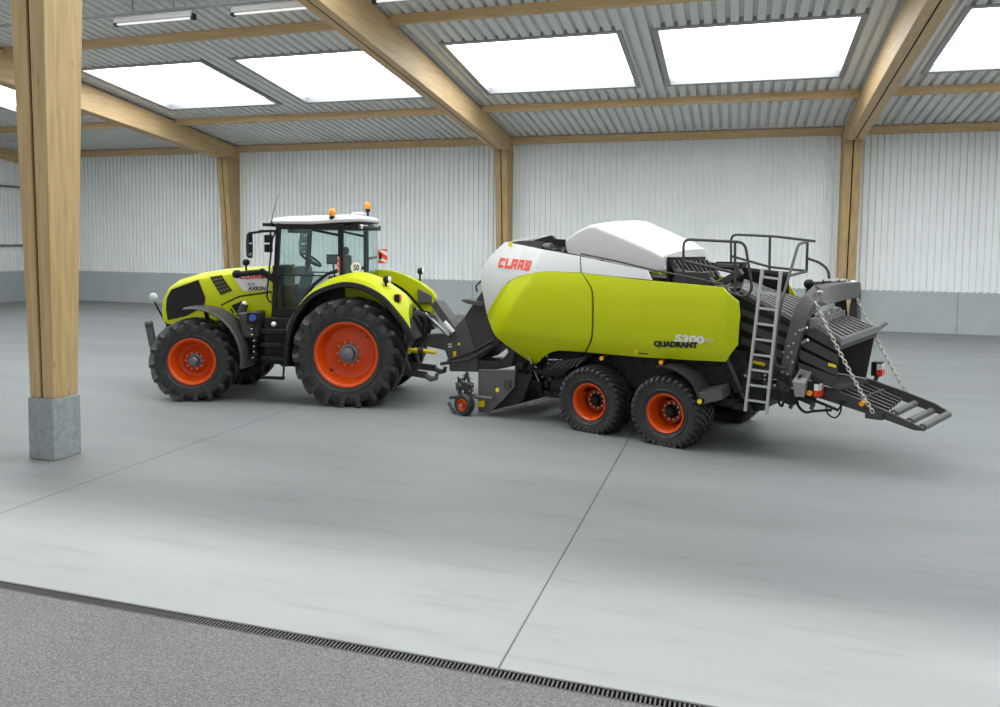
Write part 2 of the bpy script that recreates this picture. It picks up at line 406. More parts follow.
# roof deck: ribs run down the slope, with openings for the skylights
mb = MB(); PD = [(0, 0), (.60, 0), (.69, -.12), (.92, -.12)]
pts = corr(mb, XL, XR, .33, PD, None)
def insky(x): return any(a-.07 < x < b+.07 for a, b in SKY_X)
ylo, yhi = YF, W+.4
cuts = [ylo, SKY_Y[1][0]-.07, SKY_Y[1][1]+.07, SKY_Y[0][0]-.07, SKY_Y[0][1]+.07, yhi]
for (xa, da), (xb, db) in zip(pts, pts[1:]):
    segs = [(cuts[0], cuts[1]), (cuts[2], cuts[3]), (cuts[4], cuts[5])] if insky((xa+xb)/2) else [(ylo, yhi)]
    for y0, y1 in segs:
        mb.Fc([mb.V((xa, y0, roof(y0)-da)), mb.V((xb, y0, roof(y0)-db)), mb.V((xb, y1, roof(y1)-db)), mb.V((xa, y1, roof(y1)-da))])
bmesh.ops.remove_doubles(mb.bm, verts=mb.bm.verts, dist=1e-4)
structure(mb.build('ceiling', 'deck', ang=20))
k = 1
for yi, (y0, y1) in enumerate(SKY_Y):
    for x0, x1 in SKY_X:
        fr = MB()
        def rail(a, b, c_, d, z0, z1):
            fr.hexa([(a, c_, roof(c_)+z0), (b, c_, roof(c_)+z0), (b, d, roof(d)+z0), (a, d, roof(d)+z0), (a, c_, roof(c_)+z1), (b, c_, roof(c_)+z1), (b, d, roof(d)+z1), (a, d, roof(d)+z1)])
        t = .16
        rail(x0-t, x1+t, y0-t, y0, -.03, .34); rail(x0-t, x1+t, y1, y1+t, -.03, .34)
        rail(x0-t, x0, y0, y1, -.03, .34); rail(x1, x1+t, y0, y1, -.03, .34)
        f = structure(fr.build('window_%d' % k, 'frame', bevel=.006))
        p = MB().hexa([(x0, y0, roof(y0)+.2), (x1, y0, roof(y0)+.2), (x1, y1, roof(y1)+.2), (x0, y1, roof(y1)+.2), (x0, y0, roof(y0)+.23), (x1, y0, roof(y0)+.23), (x1, y1, roof(y1)+.23), (x0, y1, roof(y1)+.23)])
        p.build('pane', 'pane', f); k += 1
# purlins
bays = [(XL, XF[0]-.26), (XF[0]+.26, XF[1]-.26), (XF[1]+.26, XF[2]-.28), (XF[2]+.28, 16.8), (17.3, XR)]
for yp in (27.94, 19.87, 8.4):
    for a, b in bays:
        structure(MB().box((a, yp, roof(yp)-.254), (b, yp+.16, roof(yp)+.0)).build('trim_%d' % n, 'wood_purlin', bevel=.008)); n += 1
for a, b in bays:
    structure(MB().box((a, W-.22, 7.241), (b, W-.03, 7.53)).build('trim_%d' % n, 'wood_purlin', bevel=.008)); n += 1

# timber frames: each column is two boards with a dark slot between them
def two_ply(name, label, cat, wd, profile, x, m, gap=.045, flare=0.):
    t = thing(name, label, cat, (x, 0, 0))
    for s in (-1, 1):
        a, b = (-wd/2, -gap/2) if s < 0 else (gap/2, wd/2)
        mb = MB()
        mb.prism_dir([(a, y, z) for y, z in profile], (b-a, 0, 0))
        for q in mb.bm.verts: q.co.x -= flare*(q.co.z-.86)/8.5*(wd/2-q.co.x)/wd
        mb.build('board', m, t, bevel=.012)
    cy = sum(p[0] for p in profile)/len(profile); cz = sum(p[1] for p in profile)/len(profile)
    mb = MB().prism_dir([(-gap/2, cy+(y-cy)*.97+(.03 if cat == 'column' else 0), z if cat == 'column' else cz+(z-cz)*.97) for y, z in profile], (gap, 0, 0))
    for q in mb.bm.verts: q.co.x -= flare*(q.co.z-.86)/8.5*(wd/2-q.co.x)/wd
    mb.build('spacer', 'gap', t)
    return t
zt = 6.93
names = ['tall tapered timber column against the back wall, the one behind the green tractor bonnet',
         'tapered timber column against the back wall between the tractor and the baler',
         'tapered timber column against the back wall behind the ladder and rear frame of the baler']
for x, lb in zip(XF, names):
    two_ply('timber_column', lb, 'column', .52 if x < 3 else .6, [(W-.05, 0), (W-.05, zt), (31.35, zt), (32.0, 0)], x, 'wood_post')
rl = ['pale timber roof beam meeting the column behind the tractor bonnet', 'long timber roof beam running over the tractor to the column beside the baler', 'timber roof beam at the right running to the column behind the baler']
for x, lb in zip(XF, rl):
    zb = lambda y: 6.87+.1065*(31.-y)
    two_ply('roof_beam', lb, 'beam', .52 if x < 3 else .56, [(W-.05, 6.93), (31.3, 6.93), (30.9, zb(30.9)), (7.9, zb(7.9)), (7.9, roof(7.9)-.1), (W-.05, roof(W)-.1)], x, 'wood_beam')
# the near column on its concrete foot
t = two_ply('timber_column', 'big tapered timber column in the left foreground on a square concrete foot', 'column', .41, [(8.57, .86), (9.0, .86), (9.36, 9.35), (8.55, 9.35)], -9.155, 'wood_post', gap=.04, flare=.24)
MB().box((-.225, 8.545, 0), (.22, 9.03, .86)).build('concrete_foot', 'foot', t, bevel=.012)

# fluorescent fittings under a slim rail
zl = 8.83; yl = 17.7
tr = MB(); tr.box((-24, yl-.03, zl+.235), (6, yl+.03, zl+.29))
for x in (-19, -15.5, -14.2, -11.8, -10.5, -8, -6.5): tr.cyl((x, yl, zl+.25), (x, yl, roof(yl)-.02), .018, seg=8)
tag(tr.build('lighting_rail', 'girt'), 'slim grey rail hung from the roof on rods above the strip lights', 'rail')
ll = ['white strip light hanging nearest the foreground column', 'white strip light hanging left of the long roof beam', 'white strip light hanging right of the long roof beam at the top edge']
for (x0, x1), lb in zip([(-16.05, -13.6), (-12.4, -9.95), (-8.45, -6.0)], ll):
    t = thing('strip_light', lb, 'light', ((x0+x1)/2, yl, zl), 0, 'strip lights on the rail'); hl = (x1-x0)/2
    MB().prism_dir([(-hl, -.12, .02), (-hl, -.05, .17), (-hl, .05, .17), (-hl, .12, .02)], (2*hl, 0, 0)).build('housing', 'roofwhite', t)
    MB().cyl((-hl+.04, 0, -.0), (hl-.04, 0, -.0), .03).build('tube', mat('strip_tube', (.8, .8, .8), .4, emit=(1, 1, .95), estr=.5) if 'strip_tube' not in bpy.data.materials else bpy.data.materials['strip_tube'], t)
    for s in (-1, 1): MB().box((s*hl-.05, -.06, -.05), (s*hl+.05, .06, .1)).build('end_cap', 'black', t)
    for s in (-1, 1): MB().cyl((s*hl*.7, 0, .17), (s*hl*.7, 0, .23), .015, seg=8).build('bracket', 'frame', t)

# ================================================================== wheels
def lug_mb(mb, R, wd, n, lh, sweep, tw, down, phase=0.):
    pitch = 2*PI/n
    for k in (-1, 1):
        for i in range(n):
            th0 = i*pitch + (pitch/2 if k > 0 else 0) + phase
            st = []
            for s in (.0, .3, .62, .88, 1.0):
                rt = R-lh-.035*s**4; st.append((k*s*.5*wd, rt-.02, R-.03*s**4, th0+sweep*s))
            st.append((k*.545*wd, R-lh-.07, R-.07, th0+sweep*1.06))
            st.append((k*.525*wd, R-lh-.10-down, R-lh-.055-down, th0+sweep*1.12))
            rings = []
            for v, ri, ro, th in st:
                a = tw*pitch/2
                rings.append([Vector((r*math.cos(t), v, r*math.sin(t))) for r, t in ((ri, th-a), (ri, th+a), (ro, th+a*.72), (ro, th-a*.72))])
            mb.loft(rings)
def wheel(parent, name, c, R, wd, rr, side, n=20, lh=.05, sweep=.3, tw=.42, down=.06, kind='drive', steer=0., seg=72):
    """tyre mesh is the wheel part; rim and hub are its children.  side -1 = outer face towards -v"""
    mb = MB(); rt = R-lh; pr = []
    half = [(rr-.01, .37), (rr+.035, .44), (rr+(rt-rr)*.45, .5), (rt-.10*R, .495), (rt-.035, .455), (rt-.008, .36), (rt, .15)]
    pr = [(r, -v*wd) for r, v in half] + [(r, v*wd) for r, v in half[::-1]]
    mb.use('rubber').lathe(pr, (0, 0, 0), seg)
    # moulding ring on the sidewall
    for k in (-1, 1):
        rm = rr+(rt-rr)*.3; mb.lathe([(rm-.012, k*.48*wd), (rm, k*.503*wd), (rm+.012, k*.485*wd)], (0, 0, 0), seg)
    lug_mb(mb, R, wd, n, lh, sweep, tw, down)
    for q in mb.bm.verts:                                   # the tyre flattens where it stands
        if q.co.z < -c[2]+.002: q.co.z = -c[2]+.002
    o = mb.build(name, None, parent, ang=30); o.location = c; o.rotation_euler = (0, 0, steer)
    # rim
    mb = MB().use('orange'); f = side*.44*wd
    if kind == 'drive':
        prof = [(rr+.0, .06), (rr+.035, .02), (rr+.04, -.01), (rr+.02, -.018), (rr-.015, .0), (rr-.035, .04), (rr-.05, .13), (rr-.085, .17), (rr-.10, .24), (rr*.62, .27), (rr*.40, .22), (rr*.36, .20), (0.02, .20)]
    else:
        prof = [(rr+.0, .05), (rr+.022, .02), (rr+.025, -.006), (rr+.01, -.012), (rr-.012, .005), (rr-.03, .05), (rr-.045, .22), (rr-.075, .27), (rr*.66, .29), (rr*.45, .27), (.01, .27)]
    mb.lathe(prof, (0, f, 0), 56, -side)
    # the other side of the barrel
    if kind == 'trail': mb.use('black')
    mb.lathe([(rr+.0, .06), (rr+.03, .02), (rr+.02, -.015), (rr-.015, .0), (rr-.05, .12), (rr-.1, .3)], (0, -f, 0), 40, side)
    if kind == 'drive':
        mb.use('decalk')
        for a in (.75, .75+PI): mb.cyl((math.cos(a)*rr*.84, f-side*.17, math.sin(a)*rr*.84), (math.cos(a)*rr*.84, f-side*.26, math.sin(a)*rr*.84), .026, seg=12)
    rim = mb.build('rim', None, o, ang=40)
    mb = MB().use('hub' if kind == 'drive' else 'black')
    d0 = f-side*(.20 if kind == 'drive' else .27)
    hr = rr*.3 if kind == 'drive' else rr*.36
    pro = (.15 if kind == 'drive' else .11)
    mb.lathe([(hr*1.08, 0), (hr*1.05, .03), (hr*.8, .045), (hr*.72, pro), (hr*.55, pro+.02), (0.005, pro+.025)], (0, d0, 0), 28, side)
    mb.use('steel')
    nb = 10
    for i in range(nb):
        a = 2*PI*i/nb; r_ = hr*1.28; y0 = d0
        mb.cyl((math.cos(a)*r_, y0, math.sin(a)*r_), (math.cos(a)*r_, y0+side*.045, math.sin(a)*r_), .018, seg=6)
    mb.build('hub', None, o)
    return o

# ================================================================== the tractor
TF = Frame(10, (-6.99661906, 14.41313582))
T = thing('tractor', 'lime green and black farm tractor with orange wheels hitched in front of the baler', 'tractor', TF.o, TF.a)
HS = [(-4.20, .36, 1.86, 1.78, 1.52), (-4.14, .42, 2.03, 1.92, 1.45), (-4.03, .46, 2.18, 2.07, 1.40), (-3.85, .49, 2.30, 2.19, 1.40), (-3.4, .51, 2.43, 2.31, 1.45), (-2.9, .53, 2.51, 2.40, 1.5), (-2.4, .54, 2.56, 2.48, 1.5), (-1.78, .55, 2.61, 2.54, 1.5)]
def hs(u):
    u = min(max(u, HS[0][0]), HS[-1][0])
    for a, b in zip(HS, HS[1:]):
        if u <= b[0]:
            t = (u-a[0])/(b[0]-a[0]); return [x+(y-x)*t for x, y in zip(a, b)]
def hoodv(u, wz):
    _, hw, wt, ws, wb = hs(u)
    if wz <= ws-.05: return -hw
    if wz >= wt: return -.02
    t = (wz-ws+.05)/(wt-ws+.05)
    return -hw*math.sqrt(max(.0, 1-t*t*.9)) if t < .95 else -hw*.38
rings = []
us = []
for a, b in zip(HS, HS[1:]): us += [a[0], (a[0]+b[0])/2]
us.append(HS[-1][0])
for u in us:
    _, hw, wt, ws, wb = hs(u); h = []
    h.append((hw, wb)); h.append((hw, (wb+ws)/2)); h.append((hw, ws-.05))
    for t in (.35, .6, .8, .92): h.append((hw*math.sqrt(1-t*t*.9), ws-.05+t*(wt-ws+.05)))
    h.append((hw*.2, wt)); 
    ring = [Vector((u, -x, z)) for x, z in h] + [Vector((u, x, z)) for x, z in h[::-1]]
    rings.append(ring)
mb = MB().use('green').loft(rings)
hood = mb.build('bonnet', None, T, ang=50)
def hp(x, y, lift=0): return TF.s(x, y, hoodv)
def poly(fn, pts): return [fn(*p) for p in pts]
# black air grille on the sides, wrapping the nose
for side in (0, 1):
    mb = MB().coons(poly(hp, [(171.5, 289.6), (198.6, 279.8)]), poly(hp, [(168, 320), (186, 316), (204, 306.5)]),
                    poly(hp, [(171.5, 289.6), (167, 298), (166.2, 309), (168, 320)]), poly(hp, [(198.6, 279.8), (205.5, 298), (204, 306.5)]), lambda u, z: hoodv(u, z)-.012, 16, 12, .01)
    mb.build('side_grille', 'black', hood, mirror=side)
    mb = MB()
    # five rows of slots in four slanted columns
    A, B_, Cc, D = [Vector(hp(*p)) for p in ((210, 276.8), (222, 275), (232.8, 290.8), (220.8, 295.4))]
    for i in range(4):
        for j in range(5):
            q = []
            for du, dv in ((.04, .03), (.92, .03), (.92, .93), (.04, .93)):
                s, t = (i+du)/4, (j+dv)/5
                q.append((A*(1-s)+B_*s)*(1-t)+(D*(1-s)+Cc*s)*t)
            mb.hexa([(p[0], hoodv(*p)-.008, p[1]) for p in q]+[(p[0], hoodv(*p)+.01, p[1]) for p in q])
    mb.build('vent_slots', 'decalk', hood, mirror=side)
    mb = MB().use('decalw')
    mb.coons(poly(hp, [(232.2, 275.6), (250, 272.2), (269, 269)]), poly(hp, [(243.6, 291.2), (256, 290.6), (269, 290)]), poly(hp, [(232.2, 275.6), (243.6, 291.2)]), poly(hp, [(269, 269), (269, 290)]), lambda u, z: hoodv(u, z)-.006, 10, 8, .006)
    if side == 0:
        mb.use('red'); a = hp(240, 279); block_letters(mb, 'CLAAS', (a[0], a[1]), .08, .085, .025, .3, .1, .03, hoodv, .012)
        mb.use('mid'); a = hp(247.5, 285.6); lettering(mb, '870', a, .085, 1.25, .1, 0., .0, hoodv, .012)
        mb.use('decalk'); a = hp(248.4, 290.2); lettering(mb, 'AXION', a, .10, 1.12, .12, .004, .03, hoodv, .012)
    mb.build('side_decal', None, hood, mirror=side)
    # lower engine panel behind the front wheel
    pv = lambda u, z: -.575
    f = lambda x, y: TF.v(x, y, -.575)
    mb = MB().use('green').coons(poly(f, [(221.5, 306), (239, 297.5), (271, 293)]), poly(f, [(243, 328), (256, 322), (272, 316)]), poly(f, [(221.5, 306), (228, 312), (243, 328)]), poly(f, [(271, 293), (272, 316)]), pv, 10, 8, .05)
    mb.use('decalk').coons(poly(f, [(220.5, 304.6), (238.8, 295.6), (271, 291)]), poly(f, [(221.5, 306.4), (239, 297.7), (271, 293.2)]), poly(f, [(220.5, 304.6), (221.5, 306.4)]), poly(f, [(271, 291), (271, 293.2)]), lambda u, z: -.565, 10, 2, .03)
    mb.use('black').coons(poly(f, [(231.5, 305.5), (242, 301)]), poly(f, [(240, 317), (246, 310)]), poly(f, [(231.5, 305.5), (240, 317)]), poly(f, [(242, 301), (246, 310)]), lambda u, z: -.59, 4, 4, .02)
    mb.coons(poly(f, [(229.8, 308.8), (231, 308.2)]), poly(f, [(233, 313), (234.2, 312)]), poly(f, [(229.8, 308.8), (233, 313)]), poly(f, [(231, 308.2), (234.2, 312)]), lambda u, z: -.585, 2, 2, .02)
    mb.build('engine_side_panel', None, T, mirror=side)
    # headlight strip
    mb = MB().coons([(-4.17, 1.93), (-4.02, 2.13)], [(-4.18, 1.84), (-4.06, 2.02)], [(-4.17, 1.93), (-4.18, 1.84)], [(-4.02, 2.13), (-4.06, 2.02)], lambda u, z: hoodv(u, z)-.006, 6, 3, .01)
    mb.build('headlight', 'lens', hood, mirror=side)
MB().box((-1.79, -.56, 1.4), (-1.75, .56, 2.60)).build('firewall', 'black', T, bevel=.02)
# nose grille and top of nose
MB().box((-4.225, -.32, 1.5), (-4.18, .32, 1.80)).build('nose_grille', 'black', T, bevel=.02)
mb = MB(); r2 = []
for u in (-4.12, -4.0, -3.85, -3.62):
    _, hw, wt, ws, wb = hs(u); r2.append([Vector((u, y, wt+.012-(.05 if abs(y) > .15 else 0)*(abs(y)/.24))) for y in (-.24, -.12, .12, .24)])
mb.loft(r2, closed=False); mb.build('top_grille', 'black', hood)
# engine, transmission, front support, axles: the dark spine under the bonnet
mb = MB().use('machine')
mb.box((-4.15, -.34, .95), (-1.6, .34, 1.52)); mb.box((-3.9, -.26, .62), (-1.2, .26, 1.0)); mb.box((-1.7, -.42, .6), (.55, .42, 1.55))
mb.box((-2.2, -.62, 1.1), (-1.3, .62, 1.6))
for i in range(26):
    u = random.uniform(-2.9, -1.2); z = random.uniform(.75, 1.6); y = random.choice((-1, 1))*random.uniform(.3, .62)
    mb.box((u, y-.06, z-.05), (u+random.uniform(.08, .3), y+.06, z+random.uniform(.03, .1)))
mb.build('chassis', None, T, bevel=.02)
mb = MB().use('machine').box((-3.31, -.62, .62), (-3.03, .62, .88)); mb.cyl((-3.17, -.8, .765), (-3.17, .8, .765), .12); mb.box((-3.3, -.2, .6), (-2.8, .2, 1.0))
mb.build('front_axle', None, T, bevel=.02)
mb = MB().use('machine').cyl((-.09, -.85, .985), (-.09, .85, .985), .2); mb.cyl((-.09, -.5, .985), (-.09, .5, .985), .34); mb.box((-.4, -.4, .8), (.7, .4, 1.7))
mb.build('rear_axle', None, T, bevel=.02)
st = math.radians(11)
for side in (-1, 1):
    wheel(T, 'front_wheel', (-3.17, side*.97, .765), .825, .60, .415, side, n=16, lh=.085, sweep=.48, tw=.36, steer=st)
    wheel(T, 'rear_wheel', (-.09, side*.91, .985), 1.055, .72, .578, side, n=18, lh=.105, sweep=.44, tw=.34, down=.10)
# front mudguards
for side in (-1, 1):
    rings = []
    for i in range(15):
        a = math.radians(96-i*7.3); R = .99+.05*i/14; z = .78
        R += .03*math.sin(i/14*PI)
        pr = [(R, -.30), (R+.03, -.27), (R+.045, 0), (R+.03, .27), (R, .30), (R-.02, .28), (R+.02, 0), (R-.02, -.28)]
        rings.append([Vector((-3.17+r*math.cos(a), y, z+r*math.sin(a))) for r, y in pr])
    g = MB().loft(rings).build('front_mudguard', 'dark', T, ang=40)
    g.location = (0, side*.97, 0)
    # bracket
    MB().bar((-3.0, side*.62, 1.2), (-2.98, side*.97, 1.78), .06, .06).build('mudguard_bracket', 'black', T)
# rear mudguards: green top with black flared lip
LIP = [(-1.24, .74), (-1.22, 1.10), (-1.13, 1.52), (-.93, 1.86), (-.68, 2.10), (-.26, 2.26), (.02, 2.28), (.30, 2.21), (.55, 2.07), (.75, 1.88), (1.0, 1.58), (1.17, 1.28)]
RDG = [(-1.24, 1.10), (-1.22, 1.30), (-1.12, 1.66), (-1.0, 1.94), (-.63, 2.29), (-.2, 2.44), (.08, 2.45), (.36, 2.36), (.56, 2.25), (.74, 2.12), (.95, 1.95), (1.05, 1.80)]
n_ = 44
L2 = resample(smooth_line(LIP, 6), n_); R2 = resample(smooth_line(RDG, 6), n_)
for side in (0, 1):
    rings = []
    for i, (l, r_) in enumerate(zip(L2, R2)):
        k = max(0, min(1, (i-8)/8))
        up = .03*k + (.10*max(0, (i-24)/20) if i > 24 else 0)
        ex = (.18*min(1, max(0, i-24)/14)) if side else 0.; up += ex*.1; q0 = r_[0]; r_ = Vector((r_[0], r_[1]))
        rings.append([Vector((l[0], -1.235, l[1]+.05)), Vector(((l[0]+r_[0])/2, -1.19, (l[1]+r_[1])/2+.05)), Vector((r_[0], -1.05, r_[1])), Vector((r_[0]*.99+ex, -.9, r_[1]+up)), Vector((r_[0]*.985+ex, -.64, r_[1]+up)),
                      Vector((r_[0]*.96+ex*.6, -.62, r_[1]+up-.5)), Vector((r_[0]*.955+ex*.6, -.66, r_[1]+up-.5)), Vector((r_[0]*.955, -.68, r_[1]-.04)), Vector((r_[0]*.96, -1.05, r_[1]-.05)), Vector((l[0]*.97, -1.2, l[1]))])
    g = MB().loft(rings[12:]).build('rear_mudguard', 'green', T, ang=38, mirror=side)
    rings = []
    for i, l in enumerate(L2):
        t = L2[min(i+1, n_)]-L2[max(i-1, 0)]; t.normalize(); nx, nz = -t[1], t[0]
        if nz*1 + 0 < 0 and i > 4: pass
        q = lambda d, v: Vector((l[0]+nx*d, v, l[1]+nz*d))
        rings.append([q(.07, -1.20), q(.045, -1.265), q(-.03, -1.285), q(-.05, -1.25), q(-.02, -1.0), q(.0, -.62), q(.05, -.62), q(.05, -1.0)])
    MB().loft(rings).build('mudguard_lip', 'black', g, ang=38, mirror=side)
    s = 1 if side else -1
    # rear light and work lamp of each mudguard
    mb = MB().use('black').box((.80, -1.16, 1.98), (.90, -1.02, 2.12)); mb.use('red').box((.89, -1.15, 1.99), (.915, -1.08, 2.11)); mb.use('amber').box((.89, -1.08, 1.99), (.915, -1.03, 2.11))
    mb.build('tail_light', None, g, bevel=.01, mirror=side)
    lu_, lw_ = (.82, .10) if side else (.60, 0.); mb = MB().use('black').cyl((lu_, -.98, 2.15+lw_), (lu_, -.98, 2.33+lw_), .02); mb.ball((lu_+.01, -.98, 2.38+lw_), .085, (.8, 1, .9)); mb.use('lens').cyl((lu_+.06, -.98, 2.38+lw_), (lu_+.09, -.98, 2.38+lw_), .06)
    mb.build('work_lamp', None, g, mirror=side)
# black inner cab panel that follows the tyre
for side in (0, 1):
    MB().prism([(-1.5, 1.2), (-1.1, 1.25), (-1.0, 1.75), (-.85, 2.05), (-.6, 2.3), (-.3, 2.42), (-.25, 1.3), (-.3, .9), (-1.5, .9)], -.72, -.60).build('inner_mudguard', 'black', T, mirror=side)

# ------------------------------------------------ cab
cw = .85
cab = MB().use('black')
def post(a, b, wx=.07, wz=.07): cab.bar(a, b, wx, wz)
for s in (-1, 1):
    v = s*cw
    post((-1.64, v, 1.55), (-1.53, v, 3.38), .075, .09)          # front pillar
    post((-.30, v, 2.35), (-.31, v, 3.38), .07, .10)              # rear pillar
    post((-1.56, v, 3.37), (-.25, v, 3.36), .07, .10)             # side header
    post((-.86, v-.0, 3.30), (-.34, v, 3.20), .05, .05)
    post((-1.64, v, 1.70), (-1.05, v, 1.72), .06, .16)            # sill
    post((-1.60, v, 2.43), (-.62, v, 2.43), .02, .03)             # door bar
    cab.cyl((-1.58, v-s*.02, 2.43), (-1.58, v+s*.035, 2.43), .09)
    cab.tube([(-1.15, v, 1.75), (-1.02, v, 2.0), (-.84, v, 2.26), (-.58, v, 2.46), (-.30, v, 2.56)], .035)
post((-1.53, -cw, 3.36), (-1.53, cw, 3.36), .1, .1); post((-.28, -cw, 3.36), (-.28, cw, 3.36), .1, .1); post((-.26, -cw, 2.34), (-.26, cw, 2.34), .08, .08)
cab.box((-1.66, -cw, 1.42), (-.3, cw, 1.72)); cab.box((-1.75, -.5, 1.5), (-1.6, .5, 2.2))
cab.box((-1.3, -.66, 1.7), (-.32, .66, 1.78))
cabo = cab.build('cab_frame', None, T, bevel=.012)
def pane(a, b, c_, d, nm):
    n = (Vector(b)-Vector(a)).cross(Vector(d)-Vector(a)).normalized()*.012
    MB().hexa([a, b, c_, d]+[Vector(q)+n for q in (a, b, c_, d)]).build(nm, 'glass', cabo)
for s in (-1, 1):
    v = s*(cw+.005)
    q = [(-1.62, 1.78), (-1.13, 1.78), (-1.0, 2.02), (-.82, 2.28), (-.58, 2.46), (-.34, 2.56), (-.34, 3.33), (-1.55, 3.33)]
    MB().prism(q, v, v+s*.008).build('door_glass', 'glass', cabo)
pane((-1.64, -.78, 2.05), (-1.64, .78, 2.05), (-1.54, .78, 3.33), (-1.54, -.78, 3.33), 'windscreen')
bow = smooth_line([(-.29, -.84, 0), (-.12, -.75, 0), (.05, -.52, 0), (.12, -.2, 0), (.12, .2, 0), (.05, .52, 0), (-.12, .75, 0), (-.29, .84, 0)], 4)
MB().loft([[p+Vector((0, 0, 2.36)) for p in bow]+[p*.99+Vector((-.01, 0, 2.36)) for p in bow[::-1]], [p+Vector((-.03, 0, 3.34)) for p in bow]+[p*.99+Vector((-.04, 0, 3.34)) for p in bow[::-1]]]).build('rear_window', 'glass', cabo, ang=60)
for dz_, r_0, dx_ in ((2.35, .035, 0), (3.35, .04, -.03)): MB().use('black').tube([p+Vector((dx_, 0, dz_)) for p in bow], r_0).build('window_rail', None, cabo)
# 50 disc on the rear window
mb = MB(); e1 = Vector((.67, .74, 0)); e2 = Vector((0, 0, 1)); nn = Vector((.74, -.67, 0)); dc = Vector((-.075, -.675, 2.59))
def disc(r, lift): return [dc+nn*lift+(e1*math.cos(2*PI*i/28)+e2*math.sin(2*PI*i/28))*r for i in range(28)]
mb.use('decalk').loft([disc(.125, .012), disc(.125, .018)]); mb.use('decalw').loft([disc(.117, .016), disc(.117, .022)])
cu = bpy.data.curves.new('letters', 'FONT'); cu.body = '50'; cu.size = .15; cu.offset = .004; cu.extrude = .001; cu.align_x = 'CENTER'
ob = bpy.data.objects.new('letters', cu); C.objects.link(ob); me = bpy.data.meshes.new_from_object(ob.evaluated_get(bpy.context.evaluated_depsgraph_get()))
mb.use('decalk'); vv = [mb.V(dc+nn*(.026+q.co.z)+e1*q.co.x*.85+e2*(q.co.y-.052)) for q in me.vertices]
for p in me.polygons: mb.Fc([vv[i] for i in p.vertices])
bpy.data.objects.remove(ob); bpy.data.meshes.remove(me); bpy.data.curves.remove(cu)
mb.build('speed_disc', None, cabo)
# roof
rr_ = []
for k, (z, e) in enumerate([(3.395, -.03), (3.41, .01), (3.455, .015), (3.51, -.03), (3.55, -.18), (3.575, -.42)]):
    a, b, c_, d = -1.80-e, .06+e, .90+e, .90+e
    ring = []
    for i in range(36):
        t = 2*PI*i/36; cx, cy = math.cos(t), math.sin(t); p = 5.5
        m_ = (abs(cx)**p+abs(cy)**p)**(-1/p)
        u_ = (a+b)/2+(b-a)/2*cx*m_; y_ = c_*cy*m_
        zz = z + (.07*((u_+.85)/.9) if u_ > -.85 else 0)*(1 if u_ > -.85 else 0)*.9
        ring.append(Vector((u_, y_, zz)))
    rr_.append(ring)
rf = MB().use('roofwhite').loft(rr_).build('cab_roof', None, T, ang=45)
MB().box((-1.62, -.80, 3.34), (-.10, .80, 3.40)).build('headlining', 'black', cabo, bevel=.02)
MB().ball((-.35, .45, 3.64), .14, (1.2, 1, .4)).build('aerial_dome', 'roofwhite', rf)
mb = MB().use('black').box((-.12, -.80, 3.32), (.02, .80, 3.42)); mb.use('lens')
for y in (-.62, -.45, -.28, .3, .5): mb.cyl((.02, y, 3.37), (.045, y, 3.37), .045, seg=14)
mb.build('roof_lamps', None, rf)
mb = MB().use('black'); mb.box((-1.84, -.88, 3.36), (-1.66, .88, 3.42)); mb.use('lens')
for y in (-.7, -.4, .4, .7): mb.cyl((-1.84, y, 3.39), (-1.86, y, 3.39), .035, seg=12)
mb.build('front_roof_lamps', None, rf)
MB().tube([(-1.70, -.80, 3.42), (-1.66, -.80, 3.62), (-1.55, -.80, 3.98)], [.012, .007, .004], 6).build('aerial', 'black', rf)
for (x, y, v, nm) in ((332.1, 212.9, -.86, 0), (367.8, 206.1, .80, 1)):
    u, z = TF.v(x, y, v)
    mb = MB().cyl((u, v, 3.36 if nm == 0 else 3.6), (u, v, z-.09), .022); mb.cyl((u, v, z-.12), (u, v, z-.06), .05)
    bo = mb.build('beacon', 'black', T)
    MB().tube([(u, v, z-.06), (u, v, z-.03), (u, v, z+.06), (u, v, z+.085)], [.058, .065, .06, .03], 16).build('beacon_lens', 'amber', bo, ang=50)
# interior
mb = MB().use('seat'); mb.box((-.92, -.27, 2.02), (-.45, .27, 2.2)); mb.box((-.56, -.25, 2.15), (-.42, .25, 2.82)); mb.box((-.54, -.14, 2.82), (-.44, .14, 2.98)); mb.box((-.8, -.2, 1.75), (-.5, .2, 2.02))
seat = mb.build('driver_seat', None, T, bevel=.05)
MB().box((-.95, .30, 2.3), (-.5, .42, 2.38)).build('armrest', 'teal', seat, bevel=.02)
mb = MB().use('teal'); mb.bar((-1.45, 0, 1.78), (-1.25, 0, 2.5), .22, .2); mb.box((-1.5, -.22, 2.4), (-1.25, .22, 2.58)); mb.build('dash_console', None, T, bevel=.03)
cR = Matrix.Rotation(math.radians(34), 3, 'Y'); cc = Vector((-1.17, -.1, 2.72))
mb = MB().tube([cc+cR @ Vector((.23*math.cos(a), .23*math.sin(a), 0)) for a in [2*PI*i/28 for i in range(28)]], .024, 8, True)
for a in (0, 2.1, 4.2): mb.cyl(cc, cc+cR @ Vector((.2*math.cos(a), .2*math.sin(a), 0)), .014)
mb.cyl(cc, (-1.3, 0, 2.5), .03); mb.build('steering_wheel', 'black', T)
mb = MB().use('black'); mb.box((-.98, .28, 2.62), (-.72, .34, 2.82)); mb.cyl((-.8, .3, 2.3), (-.85, .31, 2.65), .02); mb.use('teal'); mb.box((-.96, .27, 2.64), (-.74, .285, 2.80))
mb.build('monitor', None, T, bevel=.01)
mb = MB().use('teal'); mb.box((-1.5, -.5, 3.24), (-1.4, .5, 3.33)); mb.build('sun_blind', None, cabo, bevel=.02)
